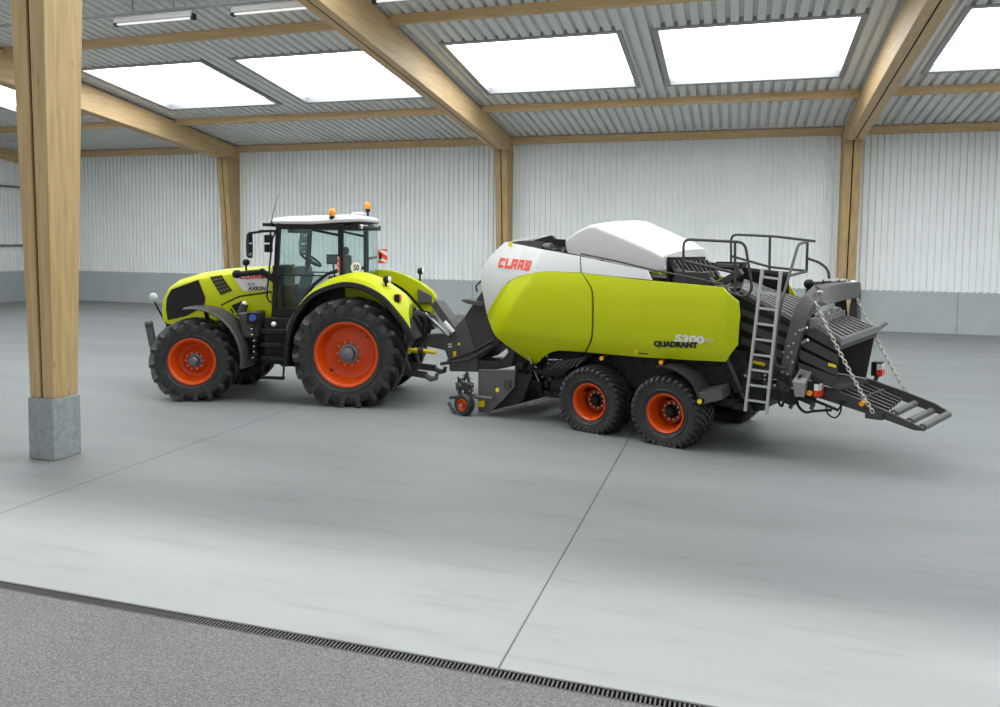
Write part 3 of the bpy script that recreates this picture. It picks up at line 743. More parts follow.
# mirrors
for side in (0, 1):
    mb = MB().use('black'); mb.bar((-1.58, -.80, 3.27), (-1.78, -1.1, 3.26), .12, .05); mb.bar((-1.74, -1.04, 3.26), (-1.90, -1.32, 3.22), .07, .04); mb.tube([(-1.88, -1.3, 3.22), (-1.9, -1.33, 3.1), (-1.9, -1.33, 2.95)], .014)
    mo = mb.build('mirror_arm', None, T, mirror=side)
    mb = MB().use('black').loft([[Vector((-1.93+.0*d, -1.34+x, 3.0+z)) for x, z in sh] for d, sh in ((0, [(-.07, -.20), (.07, -.20), (.09, 0), (.07, .18), (-.07, .18), (-.09, 0)]),)]+[[Vector((-1.885, -1.34+x, 3.0+z)) for x, z in [(-.10, -.24), (.10, -.24), (.12, 0), (.10, .22), (-.10, .22), (-.12, 0)]]])
    mb.use('mirror').box((-1.886, -1.42, 2.80), (-1.88, -1.26, 3.18)); mb.build('mirror', None, mo, mirror=side)
    mb = MB().use('black'); 
    for z in (2.94, 3.12): mb.box((-1.76, -1.0, z-.075), (-1.64, -.88, z+.075))
    mb.cyl((-1.66, -.94, 2.85), (-1.66, -.94, 3.27), .016); mb.use('lens')
    for z in (2.94, 3.12): mb.cyl((-1.765, -.94, z), (-1.775, -.94, z), .05, seg=14)
    mb.build('front_work_lamp', None, mo, bevel=.015, mirror=side)
    MB().tube([(-1.58, -.9, 3.25), (-1.62, -.95, 3.1), (-1.72, -.98, 2.1), (-1.72, -.98, 2.0), (-1.68, -.95, 1.92), (-1.6, -.86, 1.92)], .017).build('grab_rail', 'black', T, mirror=side)
# mirror-bracket camera above the decal
mb = MB().use('black'); mb.bar((-1.62, -.7, 2.30), (-1.95, -.72, 2.50), .09, .12); mb.cyl((-1.95, -.72, 2.48), (-2.40, -.72, 2.43), .055); mb.cyl((-2.25, -.72, 2.45), (-2.25, -.72, 2.62), .02); mb.ball((-2.25, -.72, 2.66), .07); mb.ball((-2.44, -.72, 2.43), .09)
mb.build('exhaust_bracket', None, T)
# tank, steps
mb = MB().use('dark').loft([[Vector((u, -1.05, z)) for u, z in [(-2.28, 1.70), (-1.90, 1.74), (-1.90, 1.22), (-2.2, 1.22)]], [Vector((u, -.6, z)) for u, z in [(-2.28, 1.70), (-1.90, 1.74), (-1.90, 1.22), (-2.2, 1.22)]]])
tank = mb.build('fuel_tank', None, T, bevel=.04)
mb = MB().use('black').box((-2.10, -1.065, 1.50), (-1.84, -1.03, 1.72)); mb.build('filler_recess', None, tank, bevel=.02)
mb = MB().use('blue').cyl((-1.96, -1.05, 1.62), (-1.96, -1.11, 1.62), .065, seg=20); mb.build('filler_cap', None, tank)
mb = MB().use('dark').cyl((-2.36, -.74, 1.60), (-2.28, -.74, 1.85), .09, .075); mb.use('lens').ball((-2.28, -.74, 1.86), .05); mb.build('exhaust_stub', None, T)
mb = MB().use('machine')
for i in range(16): mb.box((-2.0+random.uniform(-.04, .04), -1.06, .8+i*.045), (-1.93+random.uniform(0, .05), -1.0, .83+i*.045))
mb.use('steel')
for i in range(6): mb.ball((-1.98+random.uniform(-.03, .03), -1.06, .85+i*.11), .022)
mb.build('valve_block', None, T)
mb = MB().use('black'); mb.box((-1.8, -.95, .72), (-1.28, -.6, 1.62)); bx = mb.build('step_housing', None, T, bevel=.02)
mb = MB().use('mid').bar((-1.30, -1.08, .72), (-1.24, -1.08, 1.5), .05, .09); mb.bar((-1.24, -1.08, 1.5), (-1.1, -1.08, 1.72), .05, .09); mb.build('step_pillar', None, T, bevel=.01)
for z in (.86, 1.12, 1.38):
    mb = MB().use('dark').box((-1.78, -1.10, z-.02), (-1.32, -.9, z+.02)); mb.use('machine').box((-1.78, -1.12, z-.045), (-1.32, -1.10, z+.03)); mb.build('step', None, bx, bevel=.008)
mb = MB().use('lens').ball((-1.58, -1.0, 1.5), .05); mb.build('step_lamp', None, bx)
mb = MB().use('black'); mb.tube([(-1.74, -1.1, .74), (-1.78, -1.1, .50), (-1.36, -1.1, .47), (-1.34, -1.1, .74)], .025); mb.box((-1.78, -1.16, .465), (-1.36, -1.0, .50)); mb.build('hanging_step', None, T)
# front linkage and front lamp on its stalk
for sd in (-1, 1):
    mb = MB().use('mid'); mb.bar((-4.1, sd*.42, .80), (-4.36, sd*.42, .92), .1, .16); mb.bar((-4.36, sd*.42, .90), (-4.46, sd*.42, 1.36), .09, .14)
    mb.ball((-4.46, sd*.42, 1.38), .085); mb.build('front_link', None, T, bevel=.012)
MB().box((-4.22, -.40, .7), (-3.95, .40, 1.1)).build('front_support', 'machine', T, bevel=.03)
lu, lz = TF.v(153.5, 297.5, -.25); su, sz = TF.v(165, 321, -.25)
mb = MB().use('black').tube(smooth_line([(su+.1, -.25, sz-.1), (su, -.25, sz), (lu+.05, -.25, lz-.14), (lu, -.25, lz)], 4), .02); mb.use('roofwhite').ball((lu, -.25, lz), .095, (.9, .7, 1.1)); mb.build('front_marker_lamp', None, T)
# rear linkage
for s in (-1, 1):
    mb = MB().use('dark'); mb.bar((.35, s*.32, .62), (1.28, s*.45, .52), .05, .13); mb.use('mid')
    mb.tube([(1.25, s*.45, .52), (1.36, s*.45, .45), (1.46, s*.45, .47), (1.48, s*.45, .56)], [.05, .06, .05, .035]); mb.bar((.95, s*.42, .58), (.6, s*.4, 1.5), .04, .04); mb.build('lower_link', None, T)
mb = MB().use('mid').bar((.6, 0, 1.75), (1.3, 0, 1.62), .06, .07); mb.use('steel').cyl((1.15, 0, 1.68), (1.62, 0, 1.25), .035); mb.build('top_link', None, T)
mb = MB().use('yellow').cyl((.72, 0, .95), (1.05, 0, .93), .055, .05); mb.cyl((1.1, 0, .93), (1.38, 0, .91), .045, .04); mb.use('dark').cyl((1.02, 0, .93), (1.12, 0, .93), .085); mb.build('drive_shaft_guard', None, T)
mb = MB().use('black'); mb.box((.55, -.5, 1.0), (.85, .5, 1.75))
for i in range(12):
    y = -.5+i*.09; mb.tube(smooth_line([(.8, y, 1.7), (1.05+random.uniform(0, .12), y+.03, 1.62), (1.15, y+random.uniform(-.1, .1), 1.3), (1.0, y, 1.05)], 4), .018, 6)
mb.use('green').box((.84, -.3, .9), (.9, -.22, 1.0)); mb.build('hydraulic_couplings', None, T)
mb = MB().use('mid').loft([[Vector((.88, y, z)) for y, z in ((.5, 1.85), (1.1, 1.85), (1.1, 2.1), (.5, 2.15))], [Vector((1.15, y, z)) for y, z in ((.6, 1.83), (1.05, 1.83), (1.05, 1.98), (.6, 2.0))]]); mb.build('rear_corner_cover', None, T, bevel=.02)
# striped warning board on the far side
u, z = TF.v(382.2, 256.2, 1.05)
we = Vector((.55, .835, 0)); wn = Vector((.835, -.55, 0)); wc = Vector((u, 1.05, z)); wp = lambda a, b_, d: wc+we*a+Vector((0, 0, b_))+wn*d
mb = MB().use('decalw').hexa([wp(a, b_, 0) for a, b_ in ((-.13, -.15), (.13, -.15), (.13, .15), (-.13, .15))]+[wp(a, b_, .012) for a, b_ in ((-.13, -.15), (.13, -.15), (.13, .15), (-.13, .15))]); mb.use('red')
for k in (-.10, .10, .30):
    q = [(-.13, k-.07), (.13, k-.20), (.13, k-.10), (-.13, k+.03)]
    q = [(a, min(.149, max(-.149, zz))) for a, zz in q]
    mb.hexa([wp(a, zz, .012) for a, zz in q]+[wp(a, zz, .016) for a, zz in q])
mb.use('black'); mb.bar((u-.02, 1.05, z), (-.25, .85, z-.05), .05, .05); mb.box((u-.04, .95, z-.06), (u, 1.15, z+.06)); mb.build('warning_board', None, T)
# reflector stripes on the rear pillar
mb = MB().use('decalw').box((-.36, -.885, 2.38), (-.31, -.875, 2.80)); mb.use('red')
for i in range(4): mb.box((-.36, -.889, 2.40+i*.1), (-.31, -.884, 2.45+i*.1))
mb.build('pillar_marker', None, cabo)

# ================================================================== the baler
BF = Frame(-21, (-.9382841, 13.75122744))
B = thing('baler', 'large square baler in lime green and white with dark bale chute, behind the tractor', 'baler', BF.o, BF.a)
def bv(u, z):
    v = -1.42
    if u < -2.2: v += ((-2.2-u)**2)*.22
    if z > 2.2: v += ((z-2.2)/.9)**2*.26
    if z < 2.1: v += (2.1-z)**2*.22
    if z < 1.5: v += (1.5-z)*.2
    if u > 1.42: v += (u-1.42)*1.1
    uc = -2.05-.84*(2.45-z) if z < 2.45 else -2.05+.2*(z-2.45)
    if u < uc: v += min(.16, .3*(uc-u))
    return v
def bp(x, y): return BF.s(x, y, bv)
def bl(pts): return smooth_line([Vector(bp(*p)) for p in pts], 5)
def lin(pts): return [Vector(bp(*p)) for p in pts]
seam_t, seam_b = (580.5, 272.6), (584.5, 352)
for side in (0, 1):
    edge = [(486.8, 314), (496, 298), (505, 284.7), (512.5, 279.3), (521, 275.7), (534, 272.6), (548, 271.6), (580, 272.3)]
    mb = MB().use('green').coons(bl([(521, 275.9), (534, 272.8), (548, 271.8), seam_t]), lin([(535.5, 365), (543, 357.5), (550, 352.5), (558, 350.5), (570, 351), seam_b]),
        lin([(521, 275.9), (512.5, 279.5), (505, 284.9), (496, 298.2), (487, 314.2), (489, 322), (494.7, 334.5), (512, 349), (535.5, 365)]), bl([seam_t, (586, 281), (591, 292), (591.6, 315), (590.5, 338), seam_b]), bv, 40, 30, .03)
    p1 = mb.build('front_side_panel', None, B, mirror=side, ang=25)
    t2 = (588, 273); b2 = (587, 352.3)
    mb = MB().use('green').coons(lin([(582, 272.9), (640, 279.7), (690, 284.2), (723, 287.2), (738.4, 301.6)]), lin([(586.5, 352.2), (640, 357), (690, 360), (726, 361.8), (737.5, 345)]),
        bl([(582, 272.9), (587.8, 281), (593, 292), (593.6, 315), (592.5, 338), (586.5, 352.2)]), lin([(738.4, 301.6), (739.6, 316), (737.5, 345)]), bv, 60, 24, .03)
    if side == 0:
        mb.use('decalw'); a = bp(674.5, 341.2); sl_ = lambda p, q: (bp(*q)[1]-bp(*p)[1])/(bp(*q)[0]-bp(*p)[0]); k5 = sl_((674.5, 340.3), (705, 342.6)); kq = sl_((654.3, 345.6), (700, 347.5)); lettering(mb, '5300', a, .15, 1.55, .12, .008, k5, bv, .008)
        a = bp(704.5, 342.4); lettering(mb, 'FC', a, .085, 1.3, .2, .0, k5, bv, .008)
        mb.use('decalk'); a = bp(654.3, 346.0); lettering(mb, 'QUADRANT', a, .115, 1.10, .05, .0075, kq, bv, .012)
        mb.use('yellow'); q = lin([(634, 349.2), (637.6, 349.5), (637.6, 354.3), (634.2, 354)]); mb.hexa([(p[0], bv(*p)-.006, p[1]) for p in q]+[(p[0], bv(*p), p[1]) for p in q])
        mb.use('decalk'); q = lin([(638.8, 352.6), (648, 353.4), (648, 354.4), (638.8, 353.8)]); mb.hexa([(p[0], bv(*p)-.006, p[1]) for p in q]+[(p[0], bv(*p), p[1]) for p in q])
    mb.build('rear_side_panel', None, B, mirror=side, ang=25)
    mb = MB().use('white').coons(lin([(505.3, 241.9), (523, 245.5), (548, 250.5), (579.5, 256.2)]), bl(edge), lin([(505.3, 241.9), (498, 248.5), (491, 255.3), (485.5, 262), (481.6, 269), (481, 277), (481.6, 285.5), (484, 300), (486.8, 314)]), lin([(579.5, 256.2), (580.2, 272.3)]), bv, 40, 20, .03)
    if side == 0:
        mb.use('red'); a = bp(498, 267.3); block_letters(mb, 'CLAAS', a, .175, .155, .04, .32, .13, -.035, bv, .010)
    mb.build('front_cowl', None, B, mirror=side, ang=25)
    mb = MB().use('white').coons(lin([(581, 256.6), (615, 264), (647.5, 271)]), lin([(582, 272.7), (615, 276.4), (651.5, 279.8)]), lin([(581, 256.6), (582, 272.7)]), lin([(647.5, 271), (651.5, 279.8)]), lambda u, z: bv(u, z)-.004, 20, 8, .03)
    mb.build('top_strip', None, B, mirror=side, ang=25)
    mb = MB().use('dark'); q = [Vector((p[0], bv(*p)+.06, p[1]+.02)) for p in lin([(579, 255), (615, 262.5), (652, 271.5), (690, 279), (722, 286)])]; mb.tube(q, .014, 8); mb.build('hinge_rail', None, B, mirror=side)
# nose between the two cowls
lp = lin([(504, 243), (491, 255.3), (484, 264), (481, 277), (482, 288), (487, 314)])
rings = []
for k in range(9):
    t = -1+k/4.; rings.append([Vector((p[0]-.10*(1-t*t), -bv(*p)*t*1.0+.0, p[1]+.05*(1-t*t))) for p in lp])
rings2 = [[q+Vector((.04, 0, 0)) for q in r] for r in rings]
mb = MB().use('white').loft([a+b[::-1] for a, b in zip(rings, rings2)]); mb.build('nose_cowl', None, B, ang=40)
# white hood over the knotters
HP = [BF.v(x, y, -.78) for x, y in [(565.6, 241), (575, 233), (587.3, 227.2), (593.6, 226.9), (622, 238.5), (649.6, 250.7), (662.9, 257.7)]]
HB = [BF.v(x, y, -.78) for x, y in [(567.7, 252.8), (575, 254.2), (587.3, 257), (593.6, 258.5), (622, 265), (650, 271.5), (664.5, 269.5)]]
rings = []
SK = (.26, .26, .24, .22, .16, .10, .06)
for (u, z), (ub, zb), sk in zip(HP, HB, SK):
    r = []
    for y in [-.78, -.777, -.765, -.70, -.35, 0, .35, .70, .765, .777, .78]:
        k = abs(y)/.78; t = (y+.78)/1.56
        zz = z + .12*t + .045*(1-k**2) - (0 if k < .93 else (.012 if k < .985 else .03 if k < .999 else .06))+.02
        r.append(Vector((u+sk*t, y, max(zz, zb+.02))))
    r += [Vector((ub+sk, .78, zb)), Vector((ub+sk*.9, .6, zb+.03)), Vector((ub+sk*.1, -.6, zb+.03)), Vector((ub, -.78, zb))]
    rings.append(r)
mb = MB().use('white').loft(rings)
hd = mb.build('knotter_hood', None, B, ang=28)
mb = MB().use('yellow'); u0 = HP[5][0]-.05; z0 = HP[5][1]+.165; mb.box((u0, .30, z0), (u0+.03, .46, z0+.02)) if False else None; mb.bm.free()
# knotter machinery behind the hood
u0, z0 = HB[-1]
mb = MB().use('machine'); mb.use('black').box((u0-.0, -.70, z0-.25), (u0+.05, .70, HP[-1][1]+.01)); mb.use('machine')
for i in range(9):
    y = -.66+i*.165
    mb.use('dark').bar((u0+.06, y, z0+.12), (u0+.30, y, z0-.18), .03, .10); mb.use('black').cyl((u0+.1, y+.05, z0-.06), (u0+.1, y+.11, z0-.06), .10)
mb.use('dark').cyl((u0+.2, -.8, z0-.16), (u0+.2, .8, z0-.16), .05); mb.build('knotters', None, B)
mb = MB().use('dark'); mb.box((u0+.22, -.86, z0-.22), (u0+.78, -.80, z0-.02)); mb.bar((u0+.15, -.70, z0-.05), (u0+.62, -.70, z0-.1), .10, .12); mb.use('mid').bar((u0+.1, -.45, z0-.12), (u0+.7, -.5, z0-.06), .08, .10)
mb.use('dark').cyl((u0+.62, -.72, z0-.30), (u0+.62, -.60, z0-.30), .22, seg=24); mb.cyl((u0+.95, -.86, z0-.38), (u0+.95, -.74, z0-.38), .17, seg=24); mb.bar((u0+.75, -.5, z0-.25), (u0+1.15, -.5, z0+.0), .12, .10)
mb.build('needle_drive', None, B, bevel=.01)
mb = MB().use('black').box((u0+.30, .55, z0+.0), (u0+.75, .8, z0+.12)); mb.use('mid').box((u0+.32, .53, z0+.02), (u0+.72, .55, z0+.09)); mb.build('twine_cover', None, B, bevel=.03)
# front top machinery between the cowls
mb = MB().use('machine'); mb.box((-2.75, -1.0, 2.2), (-1.0, 1.0, 2.82))
for i in range(46):
    u = random.uniform(-2.55, -1.85); y = random.uniform(-.95, .8); z = 2.82+random.uniform(0, .06)
    mb.box((u, y, z-.1), (u+random.uniform(.06, .3), y+random.uniform(.05, .2), z+random.uniform(.02, .12)))
for i in range(40):
    u = random.uniform(-2.6, -1.8); y = random.uniform(-.95, .6); mb.use(random.choice(('mid', 'slat', 'black', 'black')))
    a_ = Vector((u, y, 2.86+random.uniform(0, .12))); mb.bar(a_, a_+Vector((random.uniform(-.1, .35), random.uniform(-.25, .25), random.uniform(-.06, .06))), .035, .035)
mb.use('mid')
for y in (-.8, -.45): mb.cyl((-2.3, y, 2.95), (-1.8, y-.05, 2.9), .035)
mb.cyl((-2.35, -.55, 3.0), (-2.2, -.55, 3.0), .09); mb.build('drive_train', None, B)
q = [BF.v(x, y, .75) for x, y in [(520, 245), (540, 238.5), (552, 235), (556, 239), (565, 239.5), (565, 246), (540, 250)]]
MB().use('black').prism(q, .72, .80).build('flywheel_cover', None, B, bevel=.01)
q = [BF.v(x, y, .86) for x, y in [(504, 243.5), (520, 239), (552, 234.6), (555, 237), (530, 240.5), (512, 246)]]
MB().use('white').prism(q, .84, .90).build('cowl_edge', None, B, bevel=.01)
q = [Vector((*BF.v(x, y, -1.0), 0)) for x, y in [(508.5, 242), (511.5, 242.6), (511.2, 247), (508.4, 246.3)]]
MB().hexa([(p[0], -1.0, p[1]) for p in q]+[(p[0], -.98, p[1]) for p in q]).build('warning_sticker', 'yellow', B)
mb = MB().use('machine').prism([(-2.65, 2.72), (-2.65, 3.0), (-2.3, 2.98), (-1.95, 2.85), (-1.95, 2.7)], -1.0, -.93); mb.build('guard_plate', None, B)
# inner body
mb = MB().use('black'); mb.prism([(-2.85, 1.25), (-2.95, 2.2), (-2.6, 2.6), (-1.0, 2.55), (1.25, 2.35), (1.30, 1.5), (.8, 1.25)], -1.05, 1.05)
mb.box((-.9, -1.24, 2.0), (1.15, 1.24, 2.42)); mb.use('machine').box((-2.6, -.95, .75), (1.2, .95, 1.4)); mb.box((-1.4, -.5, .55), (1.6, .5, .9)); mb.box((.6, -.98, .95), (1.55, -.5, 1.5))
for i in range(150):
    u = random.uniform(-2.6, -1.25) if i < 120 else random.uniform(.9, 1.7); z = random.uniform(.45, .92) if i < 120 else random.uniform(.68, 1.1); y = random.uniform(-1.2, -.85) if i < 120 else random.uniform(-1.0, -.8)
    mb.box((u, y-.06, z-.04), (u+random.uniform(.05, .28), y+.06, z+random.uniform(.02, .09)))
mb.use('steel')
for i in range(22): mb.ball((random.uniform(-2.4, -1.3), -1.18, random.uniform(.6, 1.15)), random.uniform(.012, .025), seg=8)
for i in range(8): u = random.uniform(-2.4, -1.5); mb.cyl((u, -1.1, random.uniform(.6, 1.1)), (u+.25, -1.12, random.uniform(.6, 1.1)), .015)
mb.build('chassis', None, B)
# wheels
for u in (-.87, .475):
    for side in (-1, 1):
        wheel(B, 'wheel', (u, side*1.13, .50), .595, .56, .285, side, n=34, lh=.026, sweep=.3, tw=.55, down=.02, kind='trail')
    mb = MB().use('machine').cyl((u, -.9, .54), (u, .9, .54), .1); mb.bar((u, -.7, .54), (-.04, -.7, .8), .14, .18); mb.bar((u, .7, .54), (-.04, .7, .8), .14, .18); mb.build('axle', None, B)
# tread plate in front of the first wheel, and guard behind the last
f = lambda x, y: BF.v(x, y, -1.3)
q = [f(x, y) for x, y in [(548, 369), (552, 362), (588, 356.5), (588, 360), (566, 372), (549, 372)]]
mb = MB().use('black').loft([[Vector((u, -1.38+.0, z)) for u, z in q], [Vector((u, -.9, z+.02)) for u, z in q]])
mb.use('dark')
for i in range(6):
    a = f(553+i*5.2, 368.5-i*.4); b_ = f(563+i*4.6, 361.-i*.9); mb.bar((a[0], -1.385, a[1]), (b_[0], -1.385, b_[1]), .012, .02)
mb.build('step_plate', None, B)
q = smooth_line([(*f(x, y), 0) for x, y in [(660, 367), (668, 366.5), (680, 371), (691, 379), (698, 389), (702.5, 403)]], 5)
mb = MB().use('dark'); rings = []
for p in q: rings.append([Vector((p[0], -1.42, p[1])), Vector((p[0], -1.44, p[1]+.03)), Vector((p[0]+.02, -.95, p[1]+.05)), Vector((p[0], -.95, p[1]+.01))])
mb.loft(rings); mg = mb.build('wheel_guard', None, B, ang=45)
a = f(709, 398)
mb = MB().use('mid').loft([[Vector((q[-1][0]-.04, -1.38, q[-1][1]+.16)), Vector((a[0]+.18, -1.3, a[1]+.17)), Vector((a[0]+.2, -1.3, a[1]+.0)), Vector((q[-1][0]-.02, -1.38, q[-1][1]-.02))], [Vector((q[-1][0]-.04, -.95, q[-1][1]+.2)), Vector((a[0]+.18, -.95, a[1]+.21)), Vector((a[0]+.2, -.95, a[1]+.04)), Vector((q[-1][0]-.02, -.95, q[-1][1]+.02))]]); mb.build('mudflap', None, mg)
for x, y, c_ in ((601.5, 358.5, 'amber'), (661, 362.5, 'amber'), (699.5, 401.5, 'yellow')):
    u, z = BF.v(x, y, -1.46); mb = MB().use(c_).cyl((u, -1.47, z), (u, -1.45, z), .034, seg=16); mb.use('black').box((u-.03, -1.45, z-.03), (u+.03, -1.2, z+.03)); mb.build('side_reflector', None, B)

# drawbar, swung towards the tractor
def dv(u): return -.30 if u > -3.7 else -.30-.62*min(1.2, (-3.7-u)/1.6)
def dp(x, y): return BF.s(x, y, lambda u, z: dv(u))
def slab(mb, px, w, dz=0):
    q = [dp(*p) for p in px]; a = [mb.V((u, dv(u), z)) for u, z in q]; b_ = [mb.V((u, dv(u)+w, z)) for u, z in q]; n = len(q)
    mb.Fc(a); mb.Fc(b_[::-1])
    for i in range(n): mb.Fc([a[i], b_[i], b_[(i+1) % n], a[(i+1) % n]])
mb = MB().use('mid')
slab(mb, [(419, 334.7), (440, 333.5), (448, 334.4), (464, 317), (478.5, 359), (449, 362.5), (444.7, 350.5), (420, 344.8)], .5)
mb.use('dark'); slab(mb, [(464, 317), (481.7, 291.3), (492, 325), (500, 343), (479, 359)], .6)
mb.use('mid'); slab(mb, [(448.6, 362.7), (478, 358.8), (477, 372), (449.3, 371.4)], .5)
mb.use('dark'); slab(mb, [(481, 291), (487, 300), (508, 352), (500, 362), (478, 360), (477, 372), (484, 372), (512, 366), (520, 330), (500, 290)], .7)
mb.build('drawbar', None, B, bevel=.015)
mb = MB().use('yellow'); q = dp(459, 344.2); mb.cyl((q[0], dv(q[0])-.015, q[1]), (q[0], dv(q[0])+.01, q[1]), .03, seg=14); mb.build('reflector', None, B); mb = MB().use('yellow')
slab(mb, [(453.2, 351.5), (456, 351), (456.2, 358.5), (453.4, 359)], -.008); mb.build('sticker', None, B)
for y in (343.5, 346):
    mb = MB().use('decalw'); slab(mb, [(448.2, y), (452, y-.2), (452, y+1.3), (448.2, y+1.5)], -.006); mb.build('sticker', None, B)
def dl(pts, off=0.): return [Vector((*((lambda q: (q[0], dv(q[0])+off, q[1]))(dp(*p))),)) for p in pts]
mb = MB().use('dark').tube(dl([(449, 362.5), (478, 358), (500, 345)], -.25), .035); mb.tube(dl([(451, 360), (476, 351), (497, 339.5)], -.1), .03); mb.build('step_rail', None, B)
mb = MB().use('mid'); mb.loft([dl([(430, 304.5), (436, 301), (456, 329), (450, 333)]), dl([(430, 304.5), (436, 301), (456, 329), (450, 333)], .25)]); mb.use('decalw'); mb.tube(dl([(446, 322), (455, 332)], -.05), .05)
mb.build('hose_bracket', None, B)
mb = MB().use('mid').loft([dl([(464, 300), (467, 299), (486, 302), (486, 306), (470, 303.5)], -.1), dl([(464, 300), (467, 299), (486, 302), (486, 306), (470, 303.5)], .3)]); mb.use('dark').tube(dl([(477, 292), (476, 286), (479, 283), (482, 280)], 0), .02); mb.build('drawbar_tray', None, B)
# pick-up with its gauge wheel
PV = -1.5
f = lambda x, y: BF.v(x, y, PV)
mb = MB().use('mid').prism([f(*p) for p in [(478, 369.7), (514.7, 369.7), (513.9, 387.5), (503, 400), (489, 413), (478, 412.8)]], PV, PV+.05); pk = mb.build('pickup_side_plate', None, B, bevel=.01)
mb = MB().use('yellow'); u, z = f(497.5, 390); mb.cyl((u, PV-.008, z), (u, PV, z), .04, seg=14); mb.build('reflector', None, pk); mb = MB().use('yellow'); q = [f(*p) for p in [(478.5, 401), (484.5, 400.5), (484.6, 406.8), (478.6, 407)]]; mb.hexa([(a, PV-.006, b_) for a, b_ in q]+[(a, PV, b_) for a, b_ in q])
mb.build('sticker', None, pk)
MB().use('dark').prism([f(*p) for p in [(505, 380), (511, 380), (511, 388), (505, 388)]], PV-.03, PV).build('latch', None, pk)
mb = MB().use('machine'); u0, z0 = f(490, 400)
mb.cyl((u0-.0, PV+.05, .33), (u0, 1.4, .33), .22); mb.prism([f(*p) for p in [(486, 371), (530, 376), (520, 402), (489, 411.5)]], PV+.06, PV+.12)
mb.prism([f(*p) for p in [(516, 365), (556, 362), (556, 388), (516, 384)]], -.9, .9)
mb.use('dark')
for i in range(40):
    y = PV+.12+i*.07
    for a in (2.6, 3.6, 4.6): mb.tube([(u0+.2*math.cos(a), y, .33+.2*math.sin(a)), (u0+.30*math.cos(a+.2), y, .33+.30*math.sin(a+.2))], .006, 4)
mb.build('pickup_reel', None, B)
mb = MB().use('mid').tube([Vector((*f(477, 396), 0)).xzy if False else Vector((f(477, 396)[0], PV-.08, f(477, 396)[1])), Vector((f(496, 398)[0], PV-.08, f(496, 398)[1]))], .035); mb.use('dark')
g = lambda x, y, d=0: Vector((f(x, y)[0], PV-.08+d, f(x, y)[1]))
mb.tube([g(453, 397), g(478, 395)], .03); mb.tube([g(470, 372), g(462, 392), g(468, 396)], .03); mb.tube([g(470, 372), g(474, 395)], .025)
for i in range(9): mb.tube([g(459+i*2.1, 380+random.uniform(-4, 3)), g(460+i*1.9, 392+random.uniform(-3, 4))], .018, 6)
mb.ball(g(463, 386), .09, (1, .8, .8)); mb.use('mid').bar(g(456, 401, -.12), g(464, 412, -.16), .05, .05); mb.use('steel')
for i in range(10): mb.ball(g(random.uniform(467, 477), random.uniform(374, 394), -.03), .02, seg=8)
mb.build('gauge_wheel_linkage', None, B)
gu, gz = BF.v(464.5, 404, -1.72)
wo = None
mb = MB().use('rubber').lathe([(.09, -.06), (.13, -.085), (.175, -.08), (.195, -.04), (.195, .04), (.175, .08), (.13, .085), (.09, .06)], (0, 0, 0), 36); gw = mb.build('gauge_wheel', None, B); gw.location = (gu, -1.72, .196)
mb = MB().use('orange').lathe([(.1, -.055), (.11, -.075), (.098, -.085), (.09, -.06), (.06, -.03), (.01, -.03)], (0, 0, 0), 28); mb.build('rim', None, gw)
mb = MB().use('steel').cyl((0, -.05, 0), (0, -.11, 0), .03); mb.build('hub', None, gw)

# ------------------------------------------------ bale channel and rear frame
NV = -.80
n_ = lambda x, y, v=NV: Vector((BF.v(x, y, v)[0], v, BF.v(x, y, v)[1]))
FV = .72
# slatted top of the channel, sloping to the rear
mb = MB().use('black').loft([[n_(738, 296), n_(738, 350), n_(738, 350, FV), n_(735, 280, FV)], [n_(800, 330), n_(798, 372), n_(798, 372, FV), n_(812, 300, FV)]])
mb.use('slat')
A0, A1, B0, B1 = n_(741, 292), n_(744, 282, FV), n_(800, 326), n_(822, 309, FV)
for i in range(8):
    t = (i+.3)/8; mb.bar(A0.lerp(A1, t)+Vector((0, 0, .03)), B0.lerp(B1, t)+Vector((0, 0, .03)), .075, .06)
ch = mb.build('bale_channel', None, B)
mb = MB().use('dark')
for (xa, ya, xb, yb, h) in ((741, 308, 800, 331, 7), (741, 321, 800, 344, 8), (741, 336, 798, 356, 8), (740, 352, 798, 371, 7)):
    mb.loft([[n_(xa, ya, NV-.04), n_(xa, ya+h, NV-.04), n_(xa, ya+h, NV+.03), n_(xa, ya, NV+.03)], [n_(xb, yb, NV-.04), n_(xb, yb+h, NV-.04), n_(xb, yb+h, NV+.03), n_(xb, yb, NV+.03)]])
mb.use('yellow').loft([[n_(753, 360.2, NV-.05), n_(765, 363, NV-.05), n_(765, 366.2, NV-.05), n_(753, 363.6, NV-.05)], [n_(753, 360.2, NV-.04), n_(765, 363, NV-.04), n_(765, 366.2, NV-.04), n_(753, 363.6, NV-.04)]])
mb.build('channel_rails', None, B)
